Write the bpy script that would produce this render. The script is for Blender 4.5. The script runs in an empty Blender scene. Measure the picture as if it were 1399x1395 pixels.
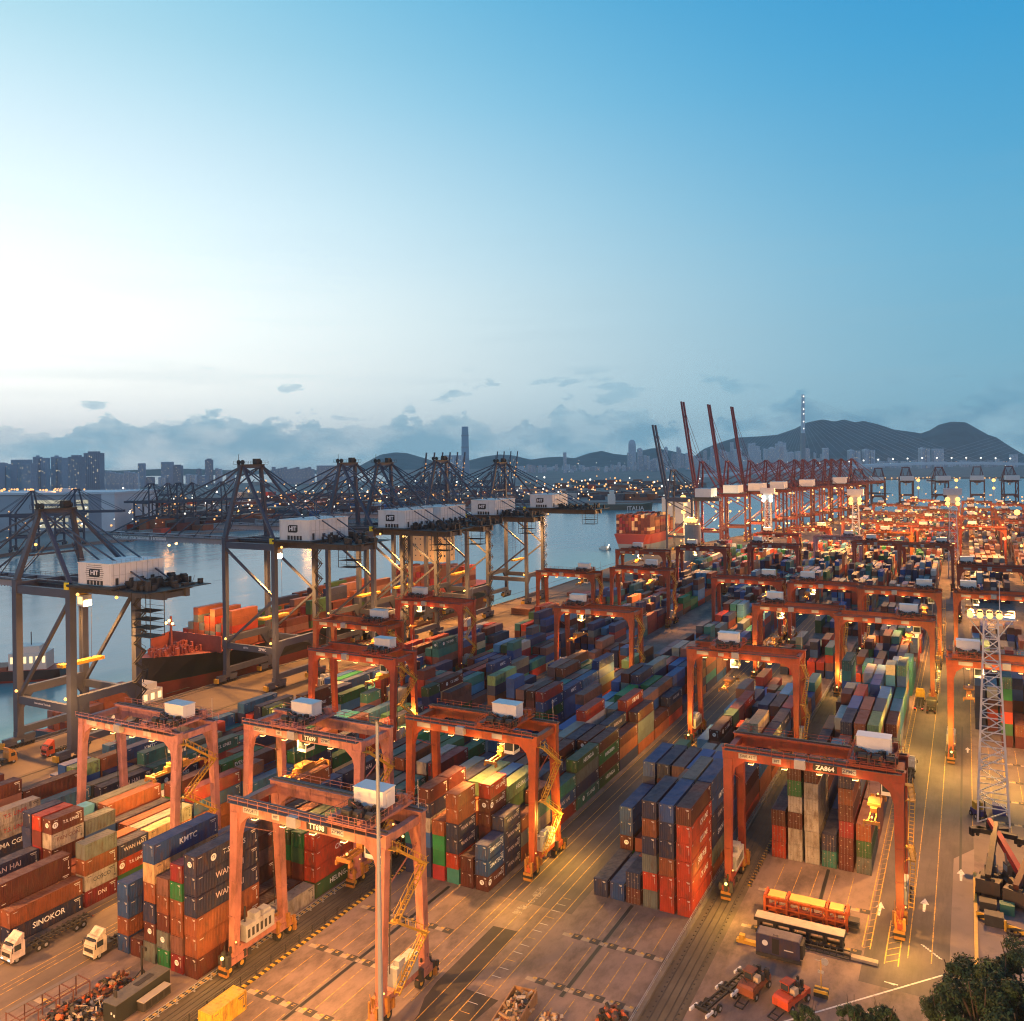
import bpy, bmesh, math, random
import numpy as np
from mathutils import Vector, Matrix

SC = bpy.context.scene
COL = SC.collection
R = math.radians
PI = math.pi

# ---------------------------------------------------------------- camera
# world: +Y runs along the container rows, +X towards the inland side, quay on -X
CAM_F, CAM_H, CAM_TH, CAM_Y0, CAM_ROLL = 1166.7, 73.574, R(28.004), 628.93, 0.01307
cd = bpy.data.cameras.new('camera'); cam = bpy.data.objects.new('camera', cd); COL.objects.link(cam)
cd.sensor_width = 36.0; cd.lens = CAM_F / 1399 * 36.0
cd.shift_y = -(697.5 - CAM_Y0) / 1399
cd.clip_start = 1.0; cd.clip_end = 40000
_r0 = Vector((math.cos(CAM_TH), math.sin(CAM_TH), 0)); _f = Vector((-math.sin(CAM_TH), math.cos(CAM_TH), 0)); _z = Vector((0, 0, 1))
_rr = _r0 * math.cos(CAM_ROLL) - _z * math.sin(CAM_ROLL); _uu = _z * math.cos(CAM_ROLL) + _r0 * math.sin(CAM_ROLL)
_m = Matrix((_rr, _uu, -_f)).transposed().to_4x4(); _m.translation = (0, 0, CAM_H)
cam.matrix_world = _m
SC.camera = cam

def at(px, py, dist):
    """point of the place seen at photo pixel (px,py), at a horizontal depth of dist metres"""
    dx, dy = px - 699.5, py - CAM_Y0
    c, s = math.cos(CAM_ROLL), math.sin(CAM_ROLL)
    a = (dx * c - dy * s) / CAM_F; b = (dx * s + dy * c) / CAM_F
    v = _f * dist + _r0 * (a * dist); return Vector((v.x, v.y, CAM_H - b * dist))
def gp(px, py, z=0.0):
    p = at(px, py, 1.0); k = (z - CAM_H) / (p.z - CAM_H)
    return Vector((p.x * k, p.y * k, z))

# ---------------------------------------------------------------- exposure
SC.view_settings.view_transform = 'Standard'; SC.view_settings.look = 'None'
SC.view_settings.exposure = 0.0; SC.view_settings.gamma = 1.0
SC.view_settings.use_curve_mapping = False
SC.render.engine = 'CYCLES'
SC.cycles.use_denoising = True
SC.cycles.max_bounces = 6; SC.cycles.diffuse_bounces = 3; SC.cycles.glossy_bounces = 3
SC.cycles.transmission_bounces = 2; SC.cycles.transparent_max_bounces = 6; SC.cycles.volume_bounces = 0
SC.cycles.sample_clamp_indirect = 1.0; SC.cycles.filter_width = 1.15

# ---------------------------------------------------------------- dusk sky
W = bpy.data.worlds.new('World'); SC.world = W; W.use_nodes = True
nt = W.node_tree; nt.nodes.clear()
def N(t, **kw):
    n = nt.nodes.new(t)
    for k, v in kw.items():
        if k.startswith('i_'): n.inputs[int(k[2:])].default_value = v
        else: setattr(n, k, v)
    return n
def L(a, b): nt.links.new(a, b)
def ramp(stops, src, interp='LINEAR'):
    n = nt.nodes.new('ShaderNodeValToRGB'); e = n.color_ramp.elements; n.color_ramp.interpolation = interp
    while len(e) < len(stops): e.new(0.5)
    for el, (p, c) in zip(e, stops):
        el.position = p; el.color = (c[0], c[1], c[2], 1) if isinstance(c, tuple) else (c, c, c, 1)
    L(src, n.inputs[0]); return n.outputs[0]
def math_(op, a, b=None, c=None, clamp=False):
    n = nt.nodes.new('ShaderNodeMath'); n.operation = op; n.use_clamp = clamp
    for i, v in enumerate((a, b, c)):
        if v is None: continue
        if hasattr(v, 'is_output'): L(v, n.inputs[i])
        else: n.inputs[i].default_value = v
    return n.outputs[0]
def mixc(f, a, b):
    n = nt.nodes.new('ShaderNodeMix'); n.data_type = 'RGBA'
    for s, v in ((0, f), (6, a), (7, b)):
        if hasattr(v, 'is_output'): L(v, n.inputs[s])
        else: n.inputs[s].default_value = v if s == 0 else (v[0], v[1], v[2], 1)
    return n.outputs[2]
def srgb(r, g, b):
    f = lambda c: c / 12.92 if c <= 0.04045 else ((c + 0.055) / 1.055) ** 2.4
    return (f(r / 255), f(g / 255), f(b / 255))
tc = N('ShaderNodeTexCoord'); sep = N('ShaderNodeSeparateXYZ'); L(tc.outputs['Generated'], sep.inputs[0])
SX, SY, SZ = sep.outputs
GLOW_AZ = R(74)                      # the after-glow lies to the left of the view (degrees left of +Y)
gx, gy = -math.sin(GLOW_AZ), math.cos(GLOW_AZ)
horiz = math_('SQRT', math_('ADD', math_('MULTIPLY', SX, SX), math_('MULTIPLY', SY, SY)))
dot = math_('DIVIDE', math_('ADD', math_('MULTIPLY', SX, gx), math_('MULTIPLY', SY, gy)), math_('MAXIMUM', horiz, 1e-4))
el = math_('DIVIDE', math_('ARCTAN2', SZ, horiz), PI / 2)      # 0 horizon .. 1 zenith
glow_side = [(0.0, (.86, .93, .95)), (0.025, (1.12, 1.14, 1.11)), (0.055, (1.3, 1.3, 1.22)), (0.10, (1.3, 1.34, 1.28)), (0.15, (1.05, 1.18, 1.22)),
             (0.21, (.80, .98, 1.06)), (0.28, srgb(186, 228, 243)), (0.36, srgb(140, 208, 235)), (0.6, srgb(76, 148, 196)), (1.0, srgb(42, 98, 150))]
mid_side = [(0.0, srgb(206, 232, 240)), (0.03, srgb(214, 236, 242)), (0.07, srgb(218, 238, 243)), (0.12, srgb(208, 235, 242)), (0.18, srgb(178, 224, 240)),
            (0.25, srgb(130, 204, 234)), (0.32, srgb(90, 184, 225)), (0.6, srgb(52, 126, 182)), (1.0, srgb(38, 92, 146))]
far_side = [(0.0, srgb(132, 188, 212)), (0.03, srgb(130, 190, 214)), (0.08, srgb(120, 184, 212)), (0.14, srgb(104, 180, 216)), (0.2, srgb(82, 170, 215)),
            (0.27, srgb(60, 160, 214)), (0.33, srgb(46, 150, 210)), (0.6, srgb(40, 108, 168)), (1.0, srgb(34, 88, 142))]
ca, cb, cc = (ramp(s, el) for s in (glow_side, mid_side, far_side))
# angle from the after-glow: the picture spans about 15..77 degrees of it
ang = math_('MULTIPLY', math_('ARCCOSINE', dot), 180 / PI)
f1 = ramp([(0.0, 1.0), (1.0, 0.0)], math_('DIVIDE', math_('SUBTRACT', ang, 5.0), 77.0, clamp=True), 'EASE')
f0 = math_('SUBTRACT', 1.0, f1)
def vadd(a, b):
    n = nt.nodes.new('ShaderNodeVectorMath'); n.operation = 'ADD'; L(a, n.inputs[0]); L(b, n.inputs[1]); return n.outputs[0]
def vscale(a, k):
    n = nt.nodes.new('ShaderNodeVectorMath'); n.operation = 'SCALE'; L(a, n.inputs[0]); L(k, n.inputs[3]); return n.outputs[0]
sky = vadd(vadd(vscale(cc, math_('MULTIPLY', f0, f0)), vscale(cb, math_('MULTIPLY', math_('MULTIPLY', f0, f1), 2.0))), vscale(ca, math_('MULTIPLY', math_('MULTIPLY', f1, f1), 1.04)))
# the sky opposite the after-glow: a pinkish-lavender dusk band, unseen, added to brighten camera-facing fronts
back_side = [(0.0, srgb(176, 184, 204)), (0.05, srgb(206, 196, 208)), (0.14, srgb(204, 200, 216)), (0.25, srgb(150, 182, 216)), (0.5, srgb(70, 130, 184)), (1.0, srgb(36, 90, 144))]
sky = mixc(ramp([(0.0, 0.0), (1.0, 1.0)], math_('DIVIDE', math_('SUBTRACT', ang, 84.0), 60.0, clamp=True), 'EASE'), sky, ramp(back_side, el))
# clouds: a low bank along the horizon with lumpy tops, small cumulus and thin streaks over it
az = math_('ARCTAN2', math_('MULTIPLY', SX, -1.0), SY)
def cloud_noise(sx, sz, detail, rough, seed, dist=0.0):
    v = N('ShaderNodeCombineXYZ'); L(math_('MULTIPLY', az, sx), v.inputs[0]); L(math_('MULTIPLY', el, sz), v.inputs[1]); v.inputs[2].default_value = seed
    n = N('ShaderNodeTexNoise'); L(v.outputs[0], n.inputs['Vector']); n.inputs['Scale'].default_value = 1.0
    n.inputs['Detail'].default_value = detail; n.inputs['Roughness'].default_value = rough; n.inputs['Distortion'].default_value = dist
    return n.outputs['Fac']
n1 = cloud_noise(20.0, 52.0, 10, 0.58, 3.7, 0.1)
n2 = cloud_noise(4.5, 3.0, 6, 0.5, 8.1)
top = math_('MULTIPLY_ADD', n2, 0.085, -0.010)                         # height of the bank's top varies with azimuth
h_ = math_('SUBTRACT', math_('MULTIPLY_ADD', math_('SUBTRACT', n1, 0.5), 0.062, top), el)
bank = ramp([(0.0, 0.0), (0.5, 0.0), (0.512, 0.7), (0.53, 0.95), (0.60, 1.0), (1.0, 1.0)], math_('MULTIPLY_ADD', h_, 6.0, 0.5))
n3 = cloud_noise(9.0, 42.0, 9, 0.56, 1.3, 0.15)
puff = math_('MULTIPLY', ramp([(0.0, 0.0), (0.56, 0.0), (0.585, 0.7), (0.64, 1.0), (1.0, 1.0)], n3), ramp([(0.0, 0.0), (0.022, 0.0), (0.036, 1.0), (0.056, 1.0), (0.07, 0.0), (1.0, 0.0)], el))
n4 = cloud_noise(3.0, 70.0, 5, 0.6, 5.5, 0.3)
streak = math_('MULTIPLY', ramp([(0.0, 0.0), (0.5, 0.0), (0.75, 0.5), (1.0, 0.6)], n4), ramp([(0.0, 0.0), (0.035, 0.0), (0.06, 1.0), (0.09, 0.7), (0.22, 0.0), (1.0, 0.0)], el))
n5 = cloud_noise(16.0, 52.0, 9, 0.6, 2.2)
cl_dark = mixc(f1, srgb(116, 174, 202), srgb(158, 206, 225)); cl_lite = mixc(f1, srgb(160, 208, 227), srgb(226, 242, 247))
clc = mixc(ramp([(0.0, 0.0), (0.40, 0.0), (0.60, 1.0), (1.0, 1.0)], n5), cl_dark, cl_lite)
sky = mixc(math_('MULTIPLY', bank, 0.92), sky, clc)
sky = mixc(math_('MULTIPLY', puff, 0.75), sky, mixc(0.5, cl_dark, clc))
sky = mixc(math_('MULTIPLY', streak, 0.42), sky, mixc(f1, srgb(168, 196, 208), srgb(172, 206, 222)))
# below the horizon: the dull tone of sea and land far off
sky = mixc(ramp([(0.0, 1.0), (0.495, 1.0), (0.5, 0.0), (1.0, 0.0)], math_('MULTIPLY_ADD', el, 0.5, 0.5)), sky, srgb(126, 156, 172))
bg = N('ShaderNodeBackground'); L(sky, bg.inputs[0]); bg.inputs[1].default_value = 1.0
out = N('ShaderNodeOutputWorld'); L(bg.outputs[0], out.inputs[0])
SC.cycles.use_fast_gi = False
W.cycles.sampling_method = 'MANUAL'; W.cycles.sample_map_resolution = 512

# the last direct light, low and wide, from the after-glow
sd = bpy.data.lights.new('sun', 'SUN'); sun = bpy.data.objects.new('sun', sd); COL.objects.link(sun)
sd.energy = 0.06; sd.angle = R(25); sd.color = (1.0, 0.88, 0.80)
sun.rotation_euler = Vector((-gx, -gy, -0.16)).to_track_quat('-Z', 'Y').to_euler()

SODIUM = (1.0, 0.43, 0.10)
def lamp(name, p, watts, color=SODIUM, radius=0.5, spot=None, aim=None):
    ld = bpy.data.lights.new(name, 'SPOT' if spot else 'POINT'); ld.energy = watts; ld.color = color; ld.shadow_soft_size = radius
    if spot: ld.spot_size = R(spot); ld.spot_blend = 0.7
    o = bpy.data.objects.new(name, ld); COL.objects.link(o); o.location = p
    if spot: o.rotation_euler = (Vector(aim or (0, 0, -1))).to_track_quat('-Z', 'Y').to_euler()
    return o
HAZE = 5e-5
# ---------------------------------------------------------------- materials
MATS = {}
def mat(name, color=(.5, .5, .5), rough=.6, metal=0.0, noise=0.0, nscale=1.0, bump=0.0, bscale=4.0, objcol=False, attr=None, emit=None, estr=0.0, wave=None, dirt=None, dirt2=None, spec=.5):
    m = bpy.data.materials.new(name); m.use_nodes = True; t = m.node_tree; b = t.nodes['Principled BSDF']; MATS[name] = m
    b.inputs['Roughness'].default_value = rough; b.inputs['Metallic'].default_value = metal
    b.inputs['Specular IOR Level'].default_value = spec
    nn = t.nodes.new; ln = t.links.new
    if objcol: src = nn('ShaderNodeObjectInfo').outputs['Color']
    elif attr: n = nn('ShaderNodeAttribute'); n.attribute_name = attr; src = n.outputs['Color']
    else: n = nn('ShaderNodeRGB'); n.outputs[0].default_value = (*color, 1); src = n.outputs[0]
    co = nn('ShaderNodeTexCoord').outputs['Object']
    if noise:
        geo = nn('ShaderNodeNewGeometry').outputs['Position']
        z = nn('ShaderNodeTexNoise'); z.inputs['Scale'].default_value = nscale; z.inputs['Detail'].default_value = 6; z.inputs['Roughness'].default_value = .65
        ln(geo, z.inputs['Vector'])
        mr = nn('ShaderNodeMapRange'); mr.inputs[1].default_value = .3; mr.inputs[2].default_value = .7; mr.inputs[3].default_value = 1 - noise; mr.inputs[4].default_value = 1 + noise * .7
        ln(z.outputs['Fac'], mr.inputs[0])
        mx = nn('ShaderNodeMix'); mx.data_type = 'RGBA'; mx.blend_type = 'MULTIPLY'; mx.inputs[0].default_value = 1
        ln(src, mx.inputs[6]); ln(mr.outputs[0], mx.inputs[7]); src = mx.outputs[2]
    for dirt in (dirt, dirt2):   # (colour, scale, low, high, amount) blotches of another tone: rust, oil, dust
        if not dirt: continue
        geo = nn('ShaderNodeNewGeometry').outputs['Position']; mp = nn('ShaderNodeMapping'); ln(geo, mp.inputs[0]); mp.inputs['Scale'].default_value = dirt[5] if len(dirt) > 5 else (1, 1, 1)
        z = nn('ShaderNodeTexNoise'); z.inputs['Scale'].default_value = dirt[1]; z.inputs['Detail'].default_value = 9; z.inputs['Roughness'].default_value = .7
        ln(mp.outputs[0], z.inputs['Vector'])
        mr = nn('ShaderNodeMapRange'); mr.inputs[1].default_value = dirt[2]; mr.inputs[2].default_value = dirt[3]; mr.inputs[3].default_value = 0; mr.inputs[4].default_value = dirt[4]
        ln(z.outputs['Fac'], mr.inputs[0])
        mx = nn('ShaderNodeMix'); mx.data_type = 'RGBA'; ln(mr.outputs[0], mx.inputs[0]); ln(src, mx.inputs[6]); mx.inputs[7].default_value = (*dirt[0], 1); src = mx.outputs[2]
    ln(src, b.inputs['Base Color'])
    hs = None
    if wave:
        w = nn('ShaderNodeTexWave'); w.wave_type = 'BANDS'; w.bands_direction = wave[0]; w.inputs['Scale'].default_value = wave[1]; w.wave_profile = 'SIN'
        ln(nn('ShaderNodeNewGeometry').outputs['Position'], w.inputs['Vector']); hs = w.outputs['Fac']; hb = wave[2]
    elif bump:
        z = nn('ShaderNodeTexNoise'); z.inputs['Scale'].default_value = bscale; z.inputs['Detail'].default_value = 5; ln(co, z.inputs['Vector']); hs = z.outputs['Fac']; hb = bump
    if hs:
        bp = nn('ShaderNodeBump'); bp.inputs['Strength'].default_value = .6; bp.inputs['Distance'].default_value = hb; ln(hs, bp.inputs['Height']); ln(bp.outputs[0], b.inputs['Normal'])
    if emit:
        b.inputs['Emission Color'].default_value = (*emit, 1); b.inputs['Emission Strength'].default_value = estr
        m.cycles.emission_sampling = 'NONE'
    return m
RUST = (.10, .045, .025); GRIME = (.035, .032, .03)
paint = mat('paint', objcol=True, rough=.5, noise=.2, nscale=.6, dirt=(RUST, .9, .50, .72, .7, (1, 1, .25)), dirt2=(GRIME, .45, .54, .75, .6, (1, 1, .6)))
boxpaint = mat('container_paint', objcol=True, rough=.5, noise=.26, nscale=.35, dirt=((.085, .04, .026), 1.3, .49, .68, .75, (1, 1, .3)), dirt2=((.025, .02, .018), .5, .52, .76, .6, (1, 1, .5)))
roofpaint = mat('container_roof_paint', objcol=True, rough=.7, noise=.3, nscale=.5, dirt=((.14, .12, .11), .5, .40, .68, .55), dirt2=((.06, .03, .02), 1.1, .52, .7, .6))
letter = mat('lettering', objcol=True, rough=.6)
stackpaint = mat('stack_paint', attr='Col', rough=.6, noise=.22, nscale=.4, dirt=((.13, .08, .06), .9, .55, .75, .4))
barm = mat('locking_bar', (.20, .17, .155), rough=.6)
spreadm = mat('spreader_paint', (.34, .15, .03), rough=.55, noise=.3, nscale=1.5)
steel = mat('galvanised_steel', (.38, .38, .39), rough=.5, metal=.3, noise=.15)
dark = mat('dark_machinery', (.035, .033, .032), rough=.6, noise=.3, nscale=2)
rubber = mat('tyre_rubber', (.018, .018, .018), rough=.85)
white = mat('white_paint', (.68, .68, .67), rough=.5, noise=.06, nscale=.6, dirt=((.3, .22, .17), .7, .6, .8, .4, (1, 1, .2)))
glass = mat('cab_glass', (.03, .045, .055), rough=.08, spec=.8)
yellow = mat('yellow_paint', (.52, .29, .03), rough=.55, noise=.2)
black = mat('black_paint', (.015, .015, .016), rough=.6)
grating = mat('walkway_grating', (.10, .085, .08), rough=.7, noise=.3, nscale=3)
hitgrey = mat('grey_crane_paint', (.066, .074, .108), rough=.5, noise=.15, nscale=.3, dirt=(RUST, .5, .6, .78, .3, (1, 1, .2)))
redcrane = mat('red_crane_paint', (.13, .022, .030), rough=.5, noise=.15, nscale=.3)
glow = mat('sodium_glow', (1, .6, .2), emit=(1.0, .50, .13), estr=2.0)
glow_y = mat('yellow_glow', (1, .8, .2), emit=(1.0, .82, .22), estr=3)
glow_w = mat('white_glow', (1, 1, 1), emit=(.86, 1.0, .86), estr=4)
glow_r = mat('red_glow', (1, .1, .1), emit=(1, .05, .04), estr=3)
farglow = mat('distant_lamp_glow', (1, .6, .3), emit=(1.0, .44, .12), estr=1.5)
farwhite = mat('distant_white_lamp', (1, 1, .9), emit=(1.0, .92, .75), estr=2)
biglamp = mat('mast_lamp_glow', (1, .6, .2), emit=(1.0, .52, .14), estr=2.1)
lit = mat('lit_floodlight', (1, .7, .4), emit=(1.0, .58, .18), estr=5)
litwin = mat('lit_window', (1, .8, .5), emit=(1.0, .76, .36), estr=1.2)

# ---------------------------------------------------------------- mesh builder
class MB:
    def __init__(s): s.v = []; s.f = []; s.m = []
    def quad(s, a, b, c, d, m=0): n = len(s.v); s.v += [tuple(a), tuple(b), tuple(c), tuple(d)]; s.f.append((n, n + 1, n + 2, n + 3)); s.m.append(m); return s
    def hexa(s, P, m=0):      # 8 points: bottom 0-3 ccw, top 4-7
        n = len(s.v); s.v += [tuple(p) for p in P]
        for f in ((3, 2, 1, 0), (4, 5, 6, 7), (0, 1, 5, 4), (1, 2, 6, 5), (2, 3, 7, 6), (3, 0, 4, 7)): s.f.append(tuple(n + i for i in f)); s.m.append(m)
        return s
    def box(s, x0, x1, y0, y1, z0, z1, m=0):
        return s.hexa([(x0, y0, z0), (x1, y0, z0), (x1, y1, z0), (x0, y1, z0), (x0, y0, z1), (x1, y0, z1), (x1, y1, z1), (x0, y1, z1)], m)
    def cbox(s, c, sx, sy, sz, m=0): return s.box(c[0] - sx / 2, c[0] + sx / 2, c[1] - sy / 2, c[1] + sy / 2, c[2], c[2] + sz, m)
    def bar(s, p, q, w, h=None, m=0, w2=None, h2=None):
        h = h or w; p = Vector(p); q = Vector(q); d = (q - p).normalized()
        up = Vector((0, 0, 1)) if abs(d.z) < .9 else Vector((0, 1, 0))
        u = d.cross(up).normalized(); v = u.cross(d); w2 = w2 or w; h2 = h2 or h
        a = [p - u * w / 2 - v * h / 2, p + u * w / 2 - v * h / 2, p + u * w / 2 + v * h / 2, p - u * w / 2 + v * h / 2]
        b = [q - u * w2 / 2 - v * h2 / 2, q + u * w2 / 2 - v * h2 / 2, q + u * w2 / 2 + v * h2 / 2, q - u * w2 / 2 + v * h2 / 2]
        n = len(s.v); s.v += [tuple(x) for x in a + b]
        for f in ((0, 1, 2, 3), (7, 6, 5, 4), (1, 0, 4, 5), (2, 1, 5, 6), (3, 2, 6, 7), (0, 3, 7, 4)): s.f.append(tuple(n + i for i in f)); s.m.append(m)
        return s
    def cyl(s, p, q, r, k=8, m=0, r2=None):
        p = Vector(p); q = Vector(q); d = (q - p).normalized(); up = Vector((0, 0, 1)) if abs(d.z) < .9 else Vector((0, 1, 0))
        u = d.cross(up).normalized(); v = u.cross(d); r2 = r if r2 is None else r2; n = len(s.v)
        for c, rr in ((p, r), (q, r2)):
            for i in range(k): a = 2 * PI * i / k; s.v.append(tuple(c + u * math.cos(a) * rr + v * math.sin(a) * rr))
        for i in range(k): j = (i + 1) % k; s.f.append((n + i, n + k + i, n + k + j, n + j)); s.m.append(m)
        s.f.append(tuple(n + i for i in range(k))); s.m.append(m); s.f.append(tuple(n + k + i for i in reversed(range(k)))); s.m.append(m)
        return s
    def path(s, pts, w, h=None, m=0):
        for a, b in zip(pts, pts[1:]): s.bar(a, b, w, h, m)
        return s
    def ball(s, c, r, k=8, m=0, sz=1.0):
        n = len(s.v); rows = max(3, k // 2)
        for i in range(rows + 1):
            t = PI * i / rows
            for j in range(k): a = 2 * PI * j / k; s.v.append((c[0] + r * math.sin(t) * math.cos(a), c[1] + r * math.sin(t) * math.sin(a), c[2] + r * sz * math.cos(t)))
        for i in range(rows):
            for j in range(k): j2 = (j + 1) % k; s.f.append((n + i * k + j, n + (i + 1) * k + j, n + (i + 1) * k + j2, n + i * k + j2)); s.m.append(m)
        return s
    def prism(s, prof, axis, a0, a1, m=0):   # polygon profile extruded along axis 0/1/2
        n = len(s.v); k = len(prof)
        for a in (a0, a1):
            for (u, v) in prof: s.v.append((a, u, v) if axis == 0 else ((u, a, v) if axis == 1 else (u, v, a)))
        for i in range(k): j = (i + 1) % k; s.f.append((n + i, n + j, n + k + j, n + k + i)); s.m.append(m)
        s.f.append(tuple(n + i for i in reversed(range(k)))); s.m.append(m); s.f.append(tuple(n + k + i for i in range(k))); s.m.append(m)
        return s
    def mesh(s, name, mats):
        me = bpy.data.meshes.new(name); me.from_pydata(s.v, [], s.f)
        for m in (mats if isinstance(mats, (list, tuple)) else [mats]): me.materials.append(m)
        if any(s.m): me.polygons.foreach_set('material_index', s.m)
        me.update(); return me
    def build(s, name, mats, parent=None, loc=None, color=None):
        return link(name, s.mesh(name, mats), parent, loc, color)
def link(name, me, parent=None, loc=None, color=None):
    o = bpy.data.objects.new(name, me); COL.objects.link(o)
    if parent: o.parent = parent
    if loc is not None: o.location = loc
    if color: o.color = (*color, 1)
    return o
def tag(o, label, cat, group=None):
    o['label'] = label; o['category'] = cat
    if group: o['group'] = group
    return o
def thing(name, label, cat, loc=(0, 0, 0), rz=0.0, group=None):
    o = bpy.data.objects.new(name, None); COL.objects.link(o); o.location = loc; o.rotation_euler = (0, 0, rz); o.empty_display_size = .5
    return tag(o, label, cat, group)
def struct(o, kind='structure'): o['kind'] = kind; return o
KIDS = {}
def kids(o): return [c for c in o.children]
def dup(root, loc, rz=0.0, label=None, group=None):
    def cp(o, par):
        c = o.copy(); COL.objects.link(c); c.parent = par
        for k in o.children: cp(k, c)
        return c
    r = cp(root, None); r.location = loc; r.rotation_euler = (0, 0, rz)
    if label: r['label'] = label
    if group: r['group'] = group
    return r
def recolor(o, col):
    o.color = (*col, 1)
    for c in o.children: recolor(c, col)
TXT = {}
def text_mesh(s, size=1.0, bold=.02, m=None, shear=0.0):
    k = (s, size, bold, shear)
    if k not in TXT:
        cu = bpy.data.curves.new('txt', 'FONT'); cu.body = s; cu.size = size; cu.align_x = 'CENTER'; cu.align_y = 'CENTER'; cu.resolution_u = 2; cu.offset = bold * size; cu.shear = shear
        o = bpy.data.objects.new('txt', cu); COL.objects.link(o)
        me = bpy.data.meshes.new_from_object(o.evaluated_get(bpy.context.evaluated_depsgraph_get())); me.name = 'lettering'
        bpy.data.objects.remove(o); me.materials.clear(); me.materials.append(m or letter); TXT[k] = me
    return TXT[k]
def text(name, s, loc, face, size=1.0, parent=None, color=(.8, .8, .8), bold=.02, m=None, shear=0.0):
    """flat lettering; face: '-Y', '+X' or 'up' (reads towards +X / +Y)"""
    o = link(name, text_mesh(s, size, bold, m, shear), parent, loc, color)
    o.rotation_euler = {'-Y': (PI / 2, 0, 0), '+X': (PI / 2, 0, PI / 2), 'up': (0, 0, 0), 'upY': (0, 0, PI / 2)}[face]
    return o
def lampball(p, r, m, name='lamp_bulb', parent=None): return MB().ball((0, 0, 0), r, 8).build(name, m, parent, p)
# ---------------------------------------------------------------- ground, quay, water
concrete = mat('yard_concrete', (.215, .158, .140), rough=.75, noise=.3, nscale=.06, bump=.01, bscale=1.5, dirt=((.055, .046, .042), .16, .47, .68, .85, (1, .5, 1)), dirt2=((.075, .06, .05), .35, .50, .70, .6, (1, .45, 1)), spec=.3)
apron_m = mat('apron_concrete', (.16, .122, .09), rough=.75, noise=.2, nscale=.06, dirt=((.07, .06, .05), .12, .55, .75, .6, (1, .25, 1)), spec=.3)
asphalt = mat('asphalt', (.055, .046, .042), rough=.8, noise=.25, nscale=.2, dirt=((.10, .085, .075), .25, .55, .75, .5), spec=.3)
lane_m = mat('lane_paving', (.112, .092, .088), rough=.75, noise=.3, nscale=.08, dirt=((.03, .03, .03), .12, .48, .7, .8, (1, .22, 1)), dirt2=((.06, .055, .05), .8, .5, .7, .6, (1, .1, 1)), spec=.35)
runway_m = mat('runway_paving', (.11, .092, .072), rough=.8, noise=.3, nscale=.15, dirt=((.02, .02, .02), .2, .5, .7, .7, (1, .2, 1)), spec=.3)
yline = mat('yellow_line_paint', (.60, .36, .06), rough=.7, dirt=((.16, .13, .10), 1.3, .45, .6, .9), spec=.3)
wline = mat('white_line_paint', (.62, .60, .57), rough=.7, dirt=((.14, .12, .105), 1.3, .52, .64, .75), spec=.3)
wline2 = mat('faded_line_paint', (.34, .31, .28), rough=.7, dirt=((.12, .10, .09), 1.3, .44, .6, .9), spec=.3)
padm = mat('corner_pad', (.045, .042, .042), rough=.8, noise=.2, nscale=1)
patchm = mat('pale_pad', (.33, .27, .20), rough=.8, noise=.2, nscale=1)
quaywall = mat('quay_wall_concrete', (.16, .14, .12), rough=.8, noise=.3, nscale=.2)
def stripes_mat(name, scale):
    m = mat(name, (.62, .38, .03), rough=.7); t = m.node_tree; b = t.nodes['Principled BSDF']
    g = t.nodes.new('ShaderNodeNewGeometry'); s = t.nodes.new('ShaderNodeSeparateXYZ'); t.links.new(g.outputs['Position'], s.inputs[0])
    ad = t.nodes.new('ShaderNodeMath'); ad.operation = 'ADD'; t.links.new(s.outputs[1], ad.inputs[0]); t.links.new(s.outputs[2], ad.inputs[1])
    mu = t.nodes.new('ShaderNodeMath'); mu.operation = 'MULTIPLY'; t.links.new(ad.outputs[0], mu.inputs[0]); mu.inputs[1].default_value = scale
    fr = t.nodes.new('ShaderNodeMath'); fr.operation = 'FRACT'; t.links.new(mu.outputs[0], fr.inputs[0])
    gt = t.nodes.new('ShaderNodeMath'); gt.operation = 'GREATER_THAN'; t.links.new(fr.outputs[0], gt.inputs[0]); gt.inputs[1].default_value = .5
    mx = t.nodes.new('ShaderNodeMix'); mx.data_type = 'RGBA'; t.links.new(gt.outputs[0], mx.inputs[0]); mx.inputs[6].default_value = (.58, .34, .03, 1); mx.inputs[7].default_value = (.02, .02, .02, 1)
    t.links.new(mx.outputs[2], b.inputs['Base Color']); return m
hazard = stripes_mat('hazard_stripes', .9)
water_m = bpy.data.materials.new('harbour_water'); water_m.use_nodes = True
t = water_m.node_tree; b = t.nodes['Principled BSDF']; b.inputs['Base Color'].default_value = (.085, .31, .345, 1); b.inputs['Roughness'].default_value = .2; b.inputs['IOR'].default_value = 1.33; b.inputs['Specular IOR Level'].default_value = .45
g = t.nodes.new('ShaderNodeNewGeometry'); bumps = None
for sc_, st, dt, (sx, sy) in ((.010, .8, 2.4, (1, .22)), (.07, .7, .5, (.7, .4)), (.4, .5, .10, (1, .5))):
    mp = t.nodes.new('ShaderNodeMapping'); mp.inputs['Scale'].default_value = (sx, sy, 1); mp.inputs['Rotation'].default_value = (0, 0, R(-24)); t.links.new(g.outputs['Position'], mp.inputs[0])
    n = t.nodes.new('ShaderNodeTexNoise'); n.inputs['Scale'].default_value = sc_; n.inputs['Detail'].default_value = 4; t.links.new(mp.outputs[0], n.inputs['Vector'])
    bp = t.nodes.new('ShaderNodeBump'); bp.inputs['Strength'].default_value = st; bp.inputs['Distance'].default_value = dt; t.links.new(n.outputs['Fac'], bp.inputs['Height'])
    if bumps: t.links.new(bumps, bp.inputs['Normal'])
    bumps = bp.outputs[0]
t.links.new(bumps, b.inputs['Normal'])
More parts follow.
